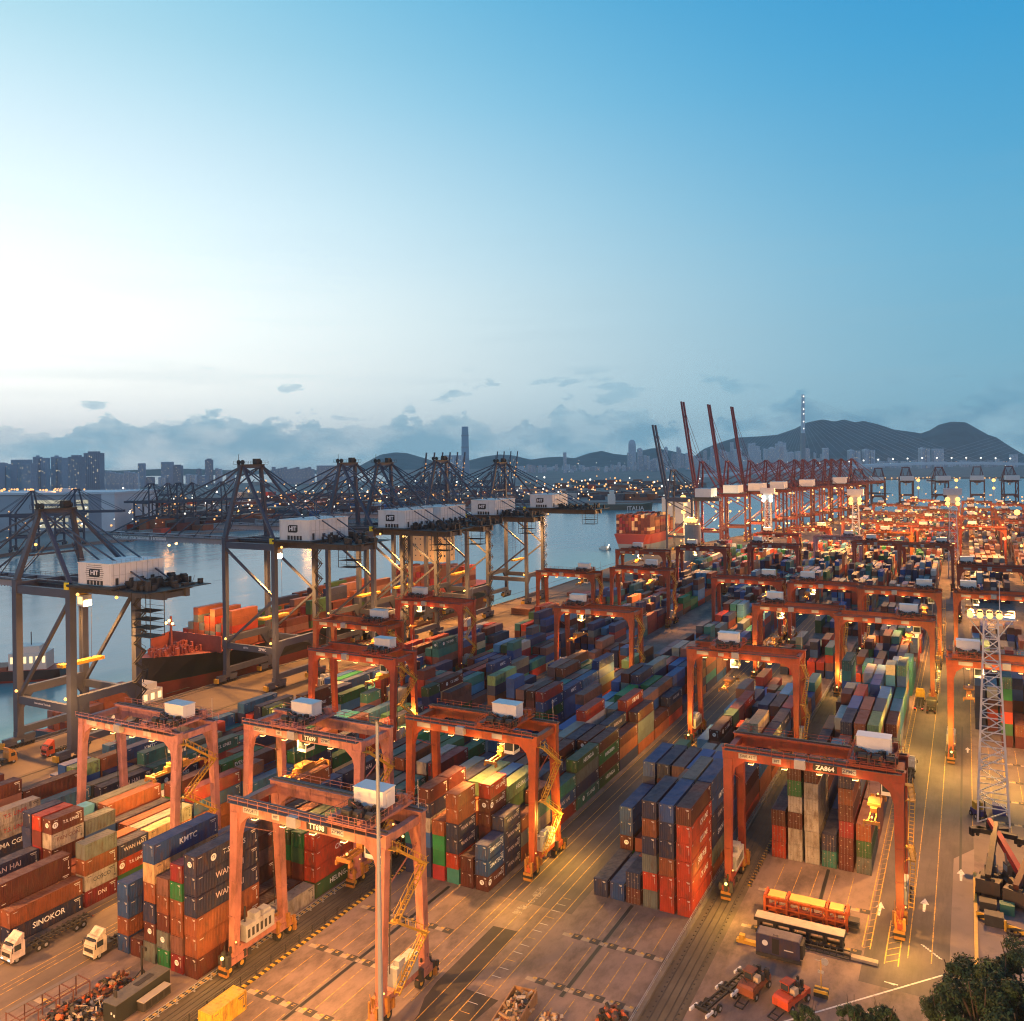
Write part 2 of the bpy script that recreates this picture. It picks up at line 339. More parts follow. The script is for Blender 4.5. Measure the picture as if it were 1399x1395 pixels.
ZW = -5.0
def sheet(name, pts, z, m, kind='structure'):
    me = bpy.data.meshes.new(name); me.from_pydata([(p[0], p[1], z) for p in pts], [], [tuple(range(len(pts)))]); me.materials.append(m); me.update()
    if me.polygons[0].normal.z < 0: me.flip_normals()
    o = link(name, me); struct(o, kind); return o
struct(MB().quad((-9000, -1500, ZW), (9000, -1500, ZW), (9000, 9000, ZW), (-9000, 9000, ZW)).build('water', water_m))
EDGE = [(-223, -300), (-223, 210), (-214, 320), (-211, 420), (-214, 560), (-216, 640), (-196, 760), (-150, 1000), (-122, 1160), (-60, 1230), (420, 1230), (700, 1230)]
yard = EDGE + [(700, -300)]
m = MB(); n = len(yard); m.v = [(x, y, 0) for x, y in yard] + [(x, y, ZW - 1) for x, y in yard]
m.f = [tuple(range(n))[::-1]] + [(i, (i + 1) % n, n + (i + 1) % n, n + i) for i in range(n)]; m.m = [0] + [1] * n
me = m.mesh('ground', [concrete, quaywall])
if me.polygons[0].normal.z < 0: me.flip_normals()
struct(link('ground', me))
apron = [(x + .6, y) for x, y in EDGE[:8]] + [(-128, 1000), (-168, 760), (-180, 640), (-179, 420), (-180, 320), (-177, 210), (-177, -300)]
sheet('quay_apron', apron, .004, apron_m)
# quay coping and fenders
cp = MB()
for (a, b_) in zip(EDGE[:8], EDGE[1:9]): cp.bar((a[0] + .35, a[1], .18), (b_[0] + .35, b_[1], .18), .7, .36)
struct(cp.build('quay_coping', quaywall))
# lanes between the pairs of blocks, crane runways
def strip(name, x0, x1, y0, y1, z, m_): return sheet(name, [(x0, y0), (x1, y0), (x1, y1), (x0, y1)], z, m_)
strip('road', -14.2, .4, 128, 430, .004, lane_m)
strip('road', -71.8, -57.2, 126, 420, .004, lane_m)
strip('road', -129.2, -115.2, 60, 300, .004, mat('road_paving', (.165, .126, .10), rough=.75, noise=.25, nscale=.09, dirt=((.045, .04, .04), .13, .5, .7, .7, (1, .3, 1)), spec=.3))
strip('road', .4, 26, 175, 240, .005, mat('slot_paving', (.15, .118, .094), rough=.8, noise=.2, nscale=.1, dirt=((.06, .05, .045), .15, .52, .7, .7)))
for x0, x1, y1 in ((-96.2, -90.7, 330), (-39.0, -33.6, 415), (-155.6, -149.4, 300)): strip('crane_runway', x0, x1, 60, y1, .004, runway_m)
strip('quay_road', -200, -184, -200, 640, .008, mat('quay_road_paving', (.13, .10, .072), rough=.75, noise=.25, nscale=.1, dirt=((.05, .045, .04), .1, .5, .7, .7, (1, .2, 1)), spec=.3))
patch = [gp(*p) for p in ((674, 1265), (709, 1273), (637, 1351), (681, 1367), (640, 1402), (560, 1402), (572, 1385), (580, 1363), (597, 1341))]
sheet('asphalt_patch', patch, .008, asphalt)
sheet('pavement', [gp(*p) for p in ((1303, 1173), (1331, 1160), (1331, 1250), (1350, 1275), (1399, 1290), (1410, 1395), (1240, 1420), (1296, 1346))], .008, mat('pale_paving', (.20, .158, .14), rough=.8, noise=.14, nscale=.12, dirt=((.08, .07, .065), .3, .55, .75, .5)))
# ---- painted markings
ym = MB(); wm = MB(); Z1 = .014
def yl(x, y0, y1, w=.16, mm=None): w *= .8; (mm or ym).quad((x - w / 2, y0, Z1), (x + w / 2, y0, Z1), (x + w / 2, y1, Z1), (x - w / 2, y1, Z1))
def xl(y, x0, x1, w=.16, mm=None): (mm or ym).quad((x0, y - w / 2, Z1), (x1, y - w / 2, Z1), (x1, y + w / 2, Z1), (x0, y + w / 2, Z1))
for x in (-14.6, -13.5): yl(x, 137, 420, .2)
for k in range(130): y = 137 + k * 2.1; ym.quad((-14.55, y, Z1 + .001), (-14.4, y, Z1 + .001), (-13.5, y + .75, Z1 + .001), (-13.65, y + .75, Z1 + .001))
for x in (-11.3, -9.5): yl(x, 134, 147, .2)
for k in range(7): y = 134.5 + k * 1.8; ym.quad((-11.25, y, Z1 + .001), (-11.05, y, Z1 + .001), (-9.5, y + 1.4, Z1 + .001), (-9.7, y + 1.4, Z1 + .001))
for x in (-8.4, -5.3): yl(x, 137, 420, .16)
yl(.3, 188, 330, .18); yl(7, 188, 240, .12)
for x in (-71.6, -69.0, -67.7, -64.9, -62.6, -60.8, -58.4): yl(x, 96 if x < -66 else 82, 415, .15)
for k in range(22): xl(84 + k * 2.2, -60.7, -59.2, .1, wm if k % 3 else ym)
for x in (-128.6, -127.0, -121.6, -119.7, -116.4): yl(x, 60, 296, .17)
for x in (-120.6,):
    for k in range(30): yl(x, 62 + k * 5, 65 + k * 5, .13)
def slots(x0, y0, rows, pads=True):
    pad = MB(); pp = MB()
    for r in range(rows):
        ya, yb = y0 - (r + 1) * BAYL, y0 - r * BAYL
        for c in range(1, 6): yl(x0 + 2.9 * c - .23, ya + 1.2, yb - 1.4, .13)
        for c in range(0, 6):
            xa = x0 + 2.9 * c
            pad.quad((xa + 1.9, ya - .5, .018), (xa + 3.4, ya - .5, .018), (xa + 3.4, ya + .9, .018), (xa + 1.9, ya + .9, .018))
            pp.quad((xa + .3, ya - .35, .017), (xa + 1.8, ya - .35, .017), (xa + 1.8, ya + .5, .017), (xa + .3, ya + .5, .017))
            ym.quad((xa + 1.2, ya + .25, .021), (xa + 1.75, ya + .25, .021), (xa + 1.75, ya + .75, .021), (xa + 1.2, ya + .75, .021)); ym.quad((xa + 2.2, ya + .2, .021), (xa + 2.7, ya + .2, .021), (xa + 2.7, ya + .35, .021), (xa + 2.2, ya + .35, .021)); ym.quad((xa + 2.2, ya + .5, .021), (xa + 2.7, ya + .5, .021), (xa + 2.7, ya + .65, .021), (xa + 2.2, ya + .65, .021))
    struct(pad.build('corner_pads', padm), 'stuff'); struct(pp.build('pale_pads', patchm), 'stuff')
BAYL = 12.62
slots(-89.7, 125.4, 4); slots(-56.4, 132.9, 4); slots(-32.4, 160.4, 2); slots(1.3, 246, 4); slots(-114.6, 85.4, 1)
for a, b_ in (((864, 1237), (766, 1362)), ((614, 1211), (386, 1394)), ((1132, 1188), (1120, 1232))):
    a, b_ = gp(*a), gp(*b_); d_ = MB(); d_.quad((a.x - .28, a.y, .012), (b_.x - .28, b_.y, .012), (b_.x + .28, b_.y, .012), (a.x + .28, a.y, .012)); d_.bar((a.x - .36, a.y, .012), (b_.x - .36, b_.y, .012), .1, .04, 1); d_.bar((a.x + .36, a.y, .012), (b_.x + .36, b_.y, .012), .1, .04, 1); struct(d_.build('drain_channel', [black, quaywall]))
d_ = MB(); d_.quad((-1.95, 168, .013), (-1.55, 168, .013), (-1.55, 260, .013), (-1.95, 260, .013)); struct(d_.build('drain_channel', black))
# arrows, long white edge line, dashes
def arrow(px, py, s=1.0):
    p = gp(px, py); n = len(wm.v); x, y = p.x, p.y
    P = [(-.16, -2), (.16, -2), (.22, .4), (.62, .4), (0, 2.3), (-.62, .4), (-.22, .4)]
    wm.v += [(x + u * s, y + v * s, Z1) for u, v in P]; wm.f.append(tuple(range(n, n + 7))); wm.m.append(0)
arrow(1202, 1242, 1.1); arrow(1263, 1237, 1.1); arrow(1313, 1196, 1.1); arrow(1322, 1025, 1.0)
def wl(a, b_, w=.22):
    a, b_ = gp(*a), gp(*b_); u = Vector((-(b_ - a).y, (b_ - a).x, 0)).normalized() * w / 2
    wm.quad(*[(q.x, q.y, Z1 + .002) for q in (a - u, b_ - u, b_ + u, a + u)])
wl((1060, 1399), (1420, 1294), .26); wl((1258, 1379), (1280, 1373)); wl((1165, 1390), (1203, 1377)); wl((1208, 1341), (1227, 1346), .25); wl((1214, 1343), (1222, 1346))
for k in range(9): a = gp(1258 + k * 3, 1291 + k * 2.3); wm.quad((a.x, a.y, Z1), (a.x + .5, a.y - .1, Z1), (a.x + .5, a.y + .1, Z1), (a.x, a.y + .2, Z1))
struct(ym.build('yellow_road_markings', yline), 'stuff'); struct(wm.build('white_road_markings', wline), 'stuff')
# worn lettering of the lane number, white
for px, py, s_ in ((712, 1243, '慢駛'), (727, 1231, 'SLOW'), (738, 1219, '慢駛')): p = gp(px, py); struct(text('road_lettering', s_, (p.x, p.y, .016), 'upY', 1.7, None, (.45, .42, .38), .0, wline2))
# ---- kerbs and runway fences
def kerb(x, y0, y1, w, h, m_, name, label):
    o = MB().box(-w / 2, w / 2, 0, y1 - y0, 0, h).build(name, m_, None, (x, y0, .004)); return tag(o, label, 'kerb')
def fence(x, y0, y1, step, h, label, m_=steel):
    t_ = thing('railing', label, 'fence', (x, y0, 0)); pm = MB().box(-.05, .05, -.05, .05, 0, h + .05).box(-.14, .14, -.14, .14, 0, .06).mesh('post', m_); n = int((y1 - y0) / step)
    for i in range(n + 1): link('post', pm, t_, (0, i * step, 0))
    for z in (h, h * .62, h * .28): MB().box(-.03, .03, 0, n * step, z - .035, z + .035).build('rail', m_, t_)
    return t_
kerb(-96.5, 62, 330, .5, .25, hazard, 'hazard_kerb', 'black and yellow striped kerb beside the red and navy left stacks'); kerb(-90.5, 62, 330, .5, .25, hazard, 'hazard_kerb', 'black and yellow striped kerb along the empty marked slots')
kerb(-39.0, 70, 415, .5, .45, quaywall, 'runway_kerb', 'pale concrete kerb running past the tall red CK LINE stack'); kerb(-33.7, 148, 415, .5, .25, hazard, 'hazard_kerb', 'black and yellow striped kerb left of the door-end stacks')
kerb(-155.8, 62, 300, .5, .3, quaywall, 'runway_kerb', 'concrete runway kerb between the far left blocks'); kerb(.5, 134, 170, .5, .3, yellow, 'yellow_kerb', 'yellow kerb in front of the parked reach stackers')
fence(-91.3, 70, 330, 3.0, 1.15, 'grey railing with posts beside the empty slots under crane TT698', dark)
fence(-96.0, 66, 330, 3.0, .95, 'pale pipe railing along the foot of the left stacks')
fence(-39.3, 84, 330, 3.0, 1.0, 'pale railing along the runway beside the CK LINE stack')
fence(-33.4, 148, 330, 3.0, 1.2, 'dark railing left of the orange spreader rack under crane ZA864', dark)
rl = MB()
for x in (-94.9, -94.1, -93.2, -92.4, -37.6, -36.6, -35.6, -34.7): rl.box(x - .05, x + .05, 64, 330, .004, .05)
for i in range(70):
    for x in (-34.4, -37.9): rl.box(x - .12, x + .12, 76 + i * 1.2, 76.25 + i * 1.2, .004, .06)
struct(rl.build('runway_rails', dark))
qr = MB()
for x in (-198.5, -220.3):
    for s_ in (-.12, .12): qr.box(x + s_ - .04, x + s_ + .04, -100, 640, .0, .05)
struct(qr.build('crane_rails', dark))
for i, (px, py) in enumerate(((228, 948), (285, 921))):
    p = gp(px, py); struct(MB().box(-.4, .4, 0, 9, 0, .02).build('drain_cover', dark, None, (p.x, p.y, .012)))
# ---------------------------------------------------------------- containers
PAL = dict(n=(0.0144, 0.0216, 0.0675), b=(0.0162, 0.0585, 0.189), s=(0.054, 0.18, 0.297), t=(0.0225, 0.135, 0.126), g=(0.0096, 0.128, 0.04), e=(0.027, 0.081, 0.0315), l=(0.192, 0.304, 0.136),
           r=(0.352, 0.036, 0.0144), d=(0.084, 0.0184, 0.0144), o=(0.216, 0.0624, 0.0256), m=(0.184, 0.0144, 0.02), w=(0.352, 0.32, 0.288), y=(0.112, 0.132, 0.128), c=(0.4, 0.264, 0.144), p=(0.16, 0.072, 0.06), k=(0.045, 0.0495, 0.0675))
CNAME = dict(n='navy', b='blue', s='sky blue', t='teal', g='green', e='dark green', l='pale green', r='red', d='maroon', o='orange-brown', m='crimson', w='white', y='grey-green', c='cream', p='dusty pink', k='charcoal')
LOGO = {'1': ('CK LINE', (.85, .82, .78)), '2': ('T.S. LINES', (.8, .8, .78)), '3': ('WAN HAI', (.62, .50, .48)), '4': ('SINOKOR', (.8, .8, .8)), '5': ('KMTC', (.7, .73, .8)), '6': ('HEUNG-A', (.8, .8, .75)),
        '7': ('EVERGREEN', (.8, .82, .8)), '8': ('COSCO', (.05, .06, .08)), '9': ('SIMATECH', (.75, .77, .8)), 'P': ('PAN CON', (.16, .08, .08)), 'Q': ('CMA CGM', (.85, .85, .85)), 'I': ('Interasia', (.8, .78, .78)),
        'C': ('天敬海運', (.85, .8, .78)), 'R': ('T.S. LINES', (.40, .03, .04)), 'D': ('DNI', (.8, .7, .65))}
LIGHT_ONES = 'wclyp'
# block: left edge of first column, first bay start, plain name
BLK = dict(A1=(-173.6, 76.4, 'harbour-edge block'), O=(-147.1, 79.0, 'left roadside block'), A=(-114.6, 86.0, 'TT698 crane block'), B=(-89.7, 126.0, 'centre block'), C=(-56.4, 133.5, 'tall red-fronted block'),
           D=(-32.4, 161.0, 'ZA864 crane block'), E=(1.3, 247.0, 'block behind lattice mast'), P=(-161.0, 303.0, 'quay-side far block'), Q=(-135.0, 303.0, 'second far block'),
           R=(-107.0, 420.0, 'far depot'), S=(-82.0, 420.0, 'far depot'), T=(-56.0, 420.0, 'far depot'), U=(-31.5, 420.0, 'far depot'), V=(1.3, 420.0, 'far depot'), X=(27.5, 380.0, 'far depot'))
PITCH, BAY = 2.9, 12.62
CONT = []          # dicts: x,y,z,L,H,color,logo,door,blk,bay,col,tier,n
def stack(blk, bay, col, spec, H=2.59, L=12.19, yoff=0.0, door=False, xoff=0.0):
    x0, y0, _ = BLK[blk]; toks = spec.split(); n = len(toks); z = 0.02
    x = x0 + PITCH * col + 1.22 + xoff; y = y0 + BAY * bay + yoff
    for i, t in enumerate(toks):
        CONT.append(dict(x=x + rng.uniform(-.05, .05), y=y + rng.uniform(-.07, .07), z=z, L=L, H=H, c=t[0], logo=t[1:2], door=door, blk=blk, bay=bay, col=col, tier=i + 1, n=n)); z += H + .02
rng = random.Random(7)
USED = set()
def spec(lines):
    for ln in lines.strip().split('\n'):
        a = ln.split('|'); h = a[0].split(); blk, bay, col, fl = h[0], int(h[1]), int(h[2]), (h[3] if len(h) > 3 else '')
        H = 2.9 if 'H' in fl else 2.59; dr = 'D' in fl
        USED.add((blk, bay, col))
        if 'T' in fl:
            stack(blk, bay, col, a[1], H, 6.06, 0, dr)
            if len(a) > 2 and a[2].strip(): stack(blk, bay, col, a[2], H, 6.06, 6.3, dr)
        else: stack(blk, bay, col, a[1], H, 12.19, 0, dr)
spec('''A 0 0|b o b b
A 0 1|d
A 0 2 H|y d2 n o c b5
A 0 3|g y2 d o p
A 0 4|m2 p o o g7 m
A 0 5 H|d o o n3 n3 n2
A 1 0|d o b n3
A 1 1|d o n3 n
A 1 2|d d p d p
A 1 3|d
A 1 4|d
A 1 5|w
A 2 0|o n d o
A 2 1|d o n n3
A 2 2|d o r o
A 2 3|d o g e
A 2 4|d d e g
A 2 5|e6 r1 r1 r1
A 3 0|n o d b
A 3 1|y d
A 3 2|d n3 d
A 3 3|n
A 3 4|n d t
A 3 5|o
A 4 0|d n3 o n3
A 4 1|n d o
A 4 2|b m t
A 4 3|d n y8
A 4 4|n d t2
A 4 5|d n
A 5 0|d t2 n d
A 5 1|n e t t
A 5 2|d n n o
A 5 3|d n d
A 5 4|d d d w5
A 5 5|d b n m
A 6 0 T|n n d g|n d g
A 6 1|d d e6
A 6 2|d d2 e6
A 6 3|d2 g7
A 6 4|d d g
A 6 5|n n
A 7 0|n d
A 7 1|d
A 7 2|.
A 7 3|.
A 7 4|.
A 7 5|b n s
A 8 0|.
A 8 1|.
A 8 2|.
A 8 3|.
A 8 4|n b3
A 8 5|n
A 9 0 T|n d n o n l|n d n o n l
A 9 1 T|n o|n o
A 9 2 T|o n m d b b|n d b
A 9 3 T|b o o d p|o n d
A 9 4|n n d d d
A 9 5|n b g b5 m
A 10 4|d n o t2
A 10 5|n b5 b b5
A 11 5|n n b5 s
O 0 5|n4 o
O 0 4 H|d d d
O 0 3|d d
O 0 2|n d
O 1 5 T|mD w8 o y|e6 r2 n3
O 1 4 T|d o|d n o
O 1 3 T|n d|d c
O 1 2 T|d n d wP d2|n o b y
O 1 1 T|n r m d r|o d k
O 1 0 T|n n3 n3 n3 n3|n n b s
O 2 5 T|o w c|o c
O 2 4|d o w
O 2 3|n d o
O 2 2|o d n
O 2 1|d o d o
O 2 0|d n k y
A1 0 5|n
A1 1 5|n nQ wR wR
A1 1 3|d d d p d
A1 1 2|n d d e
A1 1 4|d n d
A1 2 2|d n e6
A1 2 3|d n d d
A1 3 5|d n n3
A1 4 5|n n2 t2
A1 5 5|m m2 t2
B 0 0 T|n n t2 o|n d t o
B 0 1 T|n n b w n d|n n b w n d
B 0 2 T|m2 g g o|n d d o
B 0 3 T|t2 r n3 n3 o o|n n n o
B 0 4 T|d d|d d d d d2 r1
B 0 5 T|d2 b9 b9|n3 n3 n3 n3
B 1 0|n d n d y
B 1 1|n n d n3 k
B 1 2|d n n t2 l
B 1 3|n d n d b
B 1 4|d o n e l6
B 1 5 T|o y d|d c l d
B 2 5|m b3 t
B 2 4|d n m n
B 2 3|d n k
B 2 2|d b b o
B 2 1|n n b d
B 2 0|d n d k
B 3 5|t2 n y e6
B 3 4|n b5 d2
B 3 3|n m d d
B 3 2|o n d p
B 4 5|e6 d g7 d
B 4 4|n d b5 d2
B 4 3|b s s n3
B 5 5|n o o
B 5 4|n s n3 n3
B 5 3|d r r1
B 6 5|o y8 y8 d
B 6 4|n n k r rC
B 6 3|d r n3 y
B 7 5|o d
B 7 4|d n b p
B 7 2|n n b5 g7
B 7 1|d g g
B 7 0|d n s
B 8 5|r1 d n3
B 8 4|d d n p
B 8 3|n d e g7
B 9 5|n3
B 9 4|n d n b
B 9 3|o r r1
B 10 5|o n o p
B 10 4|r r d n
B 10 3|n g n b
C 0 0 H|n
C 0 1 H|b
C 0 2 TD|d n|d o
C 0 3 H|y r y n o n
C 0 4 H|r r o n n b
C 0 5 H|r r1 rC r1 r1 d
C 1 5 H|o y n4 n3 b5 b
C 1 4 H|d n d y d y
C 1 3 H|d d n n o
C 1 2|d d2
C 1 1|d d2
C 2 0 H|d n b n b
C 2 1 H|n d n d n
C 2 2 H|n d d n p
C 2 3 H|y n d n b
C 2 4 H|d b n d b
C 2 5 H|b n b n b
C 3 0 H|d n d e6
C 3 1 H|d n p
C 3 2 H|n d k y2
C 3 3 H|n d n y
C 3 4 H|d d n
C 3 5 H|r d d
C 4 0|d p
C 4 1|n c
C 4 2|d n y
C 4 3|o d p
C 4 4|d r o
C 5 4|n d n d c
C 5 5|o d n n
C 6 3|n b n
C 6 5|d d b n3
D 0 0 HD|r r d
D 0 1 HD|w w d w g d
D 0 2 HD|w w w w w d
D 0 3 HD|t n
D 0 4 HD|d d m d o n
D 0 5 HD|y e o
D 1 0 HD|d n d
D 1 1 HD|d o d b
D 1 2 HD|d n n p
D 1 3 HD|b n
D 1 4 HD|n d d n
D 1 5 HD|d d p
D 2 0 HD|n b
D 2 1 HD|d o
D 2 2 HD|n d n s
D 2 3 HD|d y
D 2 4 HD|o d p
D 2 5 HD|n d
D 3 0 HD|d d
D 3 1 HD|n s
D 3 2 HD|d d p
D 3 3 HD|m m
D 3 4 HD|d n g
D 3 5 HD|n k p
D 4 0 HD|r n
D 4 1 HD|n
D 4 2 HD|w d r n
D 4 3 HD|c d l o
D 4 4 HD|d r d l
D 4 5 HD|o k
D 5 0 HD|d o
D 5 1 HD|n p w
D 5 2 HD|o d n b
D 5 3 HD|d r o o
D 5 4 HD|n b d k
D 5 5 HD|e n d
E 0 0 HD|.
E 0 1 HD|.
E 0 2 HD|d e r d g t
E 0 3 HD|d o
E 0 4 HD|d d k
E 1 0 HD|n n n n b
E 1 1 HD|d r d w
E 1 3 HD|n n d b n
E 1 4 HD|d o d n''')
CONT = [c for c in CONT if c['c'] != '.']
WEI = 'nnnnnnnnnbbbbbbbkkkdddddddddoooorrrrrmmmppptttttggeyyywwcsssl'
WFAR = 'wwwpppppppyyyccooddddddddnnkkbrt'
LOGOS_FOR = dict(n='3', b='5', d='2', r='1', e='6', g='7', t='2', o='', y='8', m='2', w='5')
def fill(blk, y_to, lo, hi, skip=(), door=False, weights=WEI, H=2.59, ncol=6, b0=0, drop=.06, half=.25):
    x0, y0, _ = BLK[blk]; bay = b0
    while y0 + BAY * bay + 12.2 < y_to:
        if bay not in skip:
            base = rng.uniform(lo, hi)
            for col in range(ncol):
                if (blk, bay, col) in USED: continue
                def one():
                    n = max(0, min(6, int(round(base + rng.uniform(-1.2, 1.2)))))
                    if rng.random() < drop: n = rng.randint(0, 1)
                    cs = []
                    for i in range(n):
                        c = cs[-1][0] if cs and rng.random() < .22 else rng.choice(weights)
                        lg = LOGOS_FOR.get(c, '') if rng.random() < .45 else ''
                        cs.append(c + lg)
                    return ' '.join(cs)
                if rng.random() < half:
                    a, b = one(), one(); stack(blk, bay, col, a, H, 6.06, 0, door); stack(blk, bay, col, b, H, 6.06, 6.3, door)
                else: stack(blk, bay, col, one(), H, 12.19, 0, door)
        bay += 1
fill('A1', 300, 2.2, 3.8, skip=(0,)); fill('O', 296, 2.4, 3.8); fill('A', 296, 2.6, 4.6); fill('B', 330, 3.3, 4.6, half=.15)
fill('B', 415, 2.6, 4.2, b0=17); fill('C', 330, 2.2, 3.8, skip=(11, 12)); fill('C', 415, 1.6, 3.4, b0=19)
fill('D', 276, 2.6, 4.6, door=True, H=2.9); fill('D', 415, 2.0, 3.4, b0=10, door=True, skip=(14,)); fill('E', 330, 2.6, 4.4, door=True, H=2.9); fill('E', 415, 1.0, 2.4, b0=8, door=True)
fill('P', 640, 2.4, 4.2, half=.15); fill('Q', 640, 2.6, 4.4, half=.15)
fill('R', 680, 2.5, 4.6, skip=(5,)); fill('S', 1000, 3.2, 5.4, door=True, weights=WFAR + WEI, skip=(6, 7, 19)); fill('T', 1060, 2.6, 5.4, door=True, weights=WFAR + WEI, skip=(3, 4, 17))
fill('U', 1060, 3.2, 5.6, door=True, weights=WFAR + WEI, skip=(4, 16)); fill('V', 1060, 3.0, 5.6, door=True, weights=WFAR, skip=(0, 1, 2, 3, 4, 12)); fill('X', 1060, 3.4, 5.6, door=True, weights=WFAR, skip=(12,))

# ---- which 300 show largest from the camera: coarse painter's pass over projected boxes
def project(P):
    fx, fy = _f.x, _f.y; d = P[:, 0] * fx + P[:, 1] * fy; r = P[:, 0] * _r0.x + P[:, 1] * _r0.y
    a = CAM_F * r / d; b = CAM_F * (CAM_H - P[:, 2]) / d; c, s = math.cos(CAM_ROLL), math.sin(CAM_ROLL)
    return np.stack([699.5 + a * c + b * s, CAM_Y0 - a * s + b * c], 1), d
def choose(cands, k):
    SCL = .5; Wd, Hd = 700, 698; buf = np.full((Hd, Wd), -1, np.int32); items = []
    for i, c in enumerate(cands):
        x0, x1, y0, y1, z0, z1 = c['x'] - 1.22, c['x'] + 1.22, c['y'], c['y'] + c['L'], c['z'], c['z'] + c['H']
        P = np.array([(x0, y0, z0), (x1, y0, z0), (x1, y1, z0), (x0, y1, z0), (x0, y0, z1), (x1, y0, z1), (x1, y1, z1), (x0, y1, z1)], float)
        q, d = project(P)
        if d.min() < 20 or q[:, 0].max() < 0 or q[:, 0].min() > 1399 or q[:, 1].min() > 1395: continue
        items.append((c['y'] - c['x'] * .9 - c['z'] * .8, i, q * SCL, x1))
    items.sort(key=lambda t: -t[0])
    for _, i, q, x1 in items:
        faces = [(0, 1, 5, 4), (4, 5, 6, 7), (1, 2, 6, 5) if x1 < 0 else (3, 0, 4, 7)]
        for f in faces:
            p = q[list(f)]; u0, u1 = int(max(0, p[:, 0].min())), int(min(Wd - 1, p[:, 0].max() + 1)); v0, v1 = int(max(0, p[:, 1].min())), int(min(Hd - 1, p[:, 1].max() + 1))
            if u1 <= u0 or v1 <= v0: continue
            U, V = np.meshgrid(np.arange(u0, u1) + .5, np.arange(v0, v1) + .5); pos = np.ones(U.shape, bool); neg = pos.copy()
            for j in range(4):
                a = p[j]; b = p[(j + 1) % 4]; cr = (b[0] - a[0]) * (V - a[1]) - (b[1] - a[1]) * (U - a[0]); pos &= cr >= 0; neg &= cr <= 0
            buf[v0:v1, u0:u1][pos | neg] = i
    cnt = np.bincount(buf[buf >= 0], minlength=len(cands))
    order = np.argsort(-cnt)[:k]
    return [int(i) for i in order if cnt[i] > 4], cnt
near = [c for c in CONT if c['y'] < 330]
IDX, CNT = choose(near, 298)
SHOWN = [near[i] for i in IDX]; sid = {id(c) for c in SHOWN}
REST = [c for c in CONT if id(c) not in sid]

def jit(c, s=.12):
    k = 1 + rng.uniform(-s, s); return tuple(max(.004, v * k) for v in PAL[c])
# ---- meshes of one container: corrugated walls, frame, roof, doors
def walls_mesh(L, H, door):
    m = MB(); w = 1.19; zb, zt = .16, H - .12; p = .28
    def run(fix, axis, a0, a1, out):          # trapezoid corrugation along one wall
        n = max(2, int((a1 - a0) / p)); st = (a1 - a0) / n; prof = []
        for i in range(n): prof += [(a0 + i * st, 0), (a0 + i * st + st * .34, 0), (a0 + i * st + st * .5, -.045), (a0 + i * st + st * .84, -.045)]
        prof.append((a1, 0)); b = len(m.v)
        for a, d in prof:
            for z in (zb, zt): m.v.append((fix + out * d, a, z) if axis == 1 else (a, fix + out * d, z))
        for i in range(len(prof) - 1):
            q = (b + 2 * i, b + 2 * i + 2, b + 2 * i + 3, b + 2 * i + 1); m.f.append(q if out * (1 if axis == 1 else -1) > 0 else q[::-1]); m.m.append(0)
    run(w, 1, .12, L - .12, 1); run(-w, 1, .12, L - .12, -1); run(L - .03, 0, -1.1, 1.1, 1)
    if not door: run(.03, 0, -1.1, 1.1, -1)
    m.quad((-1.2, .02, .1), (1.2, .02, .1), (1.2, L - .02, .1), (-1.2, L - .02, .1))
    return m.mesh('container_walls', boxpaint)
def frame_mesh(L, H):
    m = MB()
    for x in (-1.22, 1.08):
        for y in (0, L - .14): m.box(x, x + .14, y, y + .14, 0, H)
        m.box(x + .02, x + .12, .14, L - .14, 0, .16); m.box(x + .03, x + .11, .14, L - .14, H - .12, H - .01)
    for y in (.01, L - .11): m.box(-1.08, 1.08, y, y + .10, 0.01, .16); m.box(-1.08, 1.08, y, y + .10, H - .14, H - .01)
    return m.mesh('container_frame', boxpaint)
def roof_mesh(L, H):
    m = MB(); n = max(4, int(L / .56)); st = (L - .24) / n
    for i in range(n):
        y = .12 + i * st; z = H - .05; a = y + st * .4; b = y + st * .5; c = y + st * .9
        for (u, zu), (v, zv) in (((y, z), (a, z)), ((a, z), (b, z + .03)), ((b, z + .03), (c, z + .03)), ((c, z + .03), (y + st, z))): m.quad((-1.12, u, zu), (1.12, u, zu), (1.12, v, zv), (-1.12, v, zv))
    return m.mesh('container_roof', roofpaint)
def door_mesh(H, side):
    m = MB(); x0, x1 = (-1.07, -.01) if side < 0 else (.01, 1.07)
    m.box(x0, x1, .03, .08, .18, H - .15)
    for k in range(4): z = .3 + k * (H - .7) / 4; m.box(x0 + .08, x1 - .08, .012, .03, z, z + (H - .7) / 4 - .14)
    for x in (x0 + .26, x1 - .26): m.bar((x, -.01, .12), (x, -.01, H - .1), .03, .03, 1); m.box(x - .05, x + .05, -.03, .01, .1, .18, 1); m.box(x - .05, x + .05, -.03, .01, H - .18, H - .1, 1); m.box(x - .05, x + .22, -.04, -.015, 1.0, 1.05, 1)
    m.box(x0 + .5 if side > 0 else x0 + .2, x0 + .85 if side > 0 else x0 + .4, .005, .012, H - .62, H - .5, 2); m.box(x0 + .12, x0 + .3, .005, .012, 1.3, 1.5, 2)
    return m.mesh('container_door', [boxpaint, barm, patchm])
CM = {}
def cm(L, H, door):
    k = (L > 8, H > 2.7, door)
    if k not in CM: CM[k] = (walls_mesh(L, H, door), frame_mesh(L, H), roof_mesh(L, H), door_mesh(H, -1), door_mesh(H, 1))
    return CM[k]
disc_me = MB().cyl((0, 0, 0), (0, 0, .01), .42, 14).mesh('logo_disc', letter)
plate_me = {}
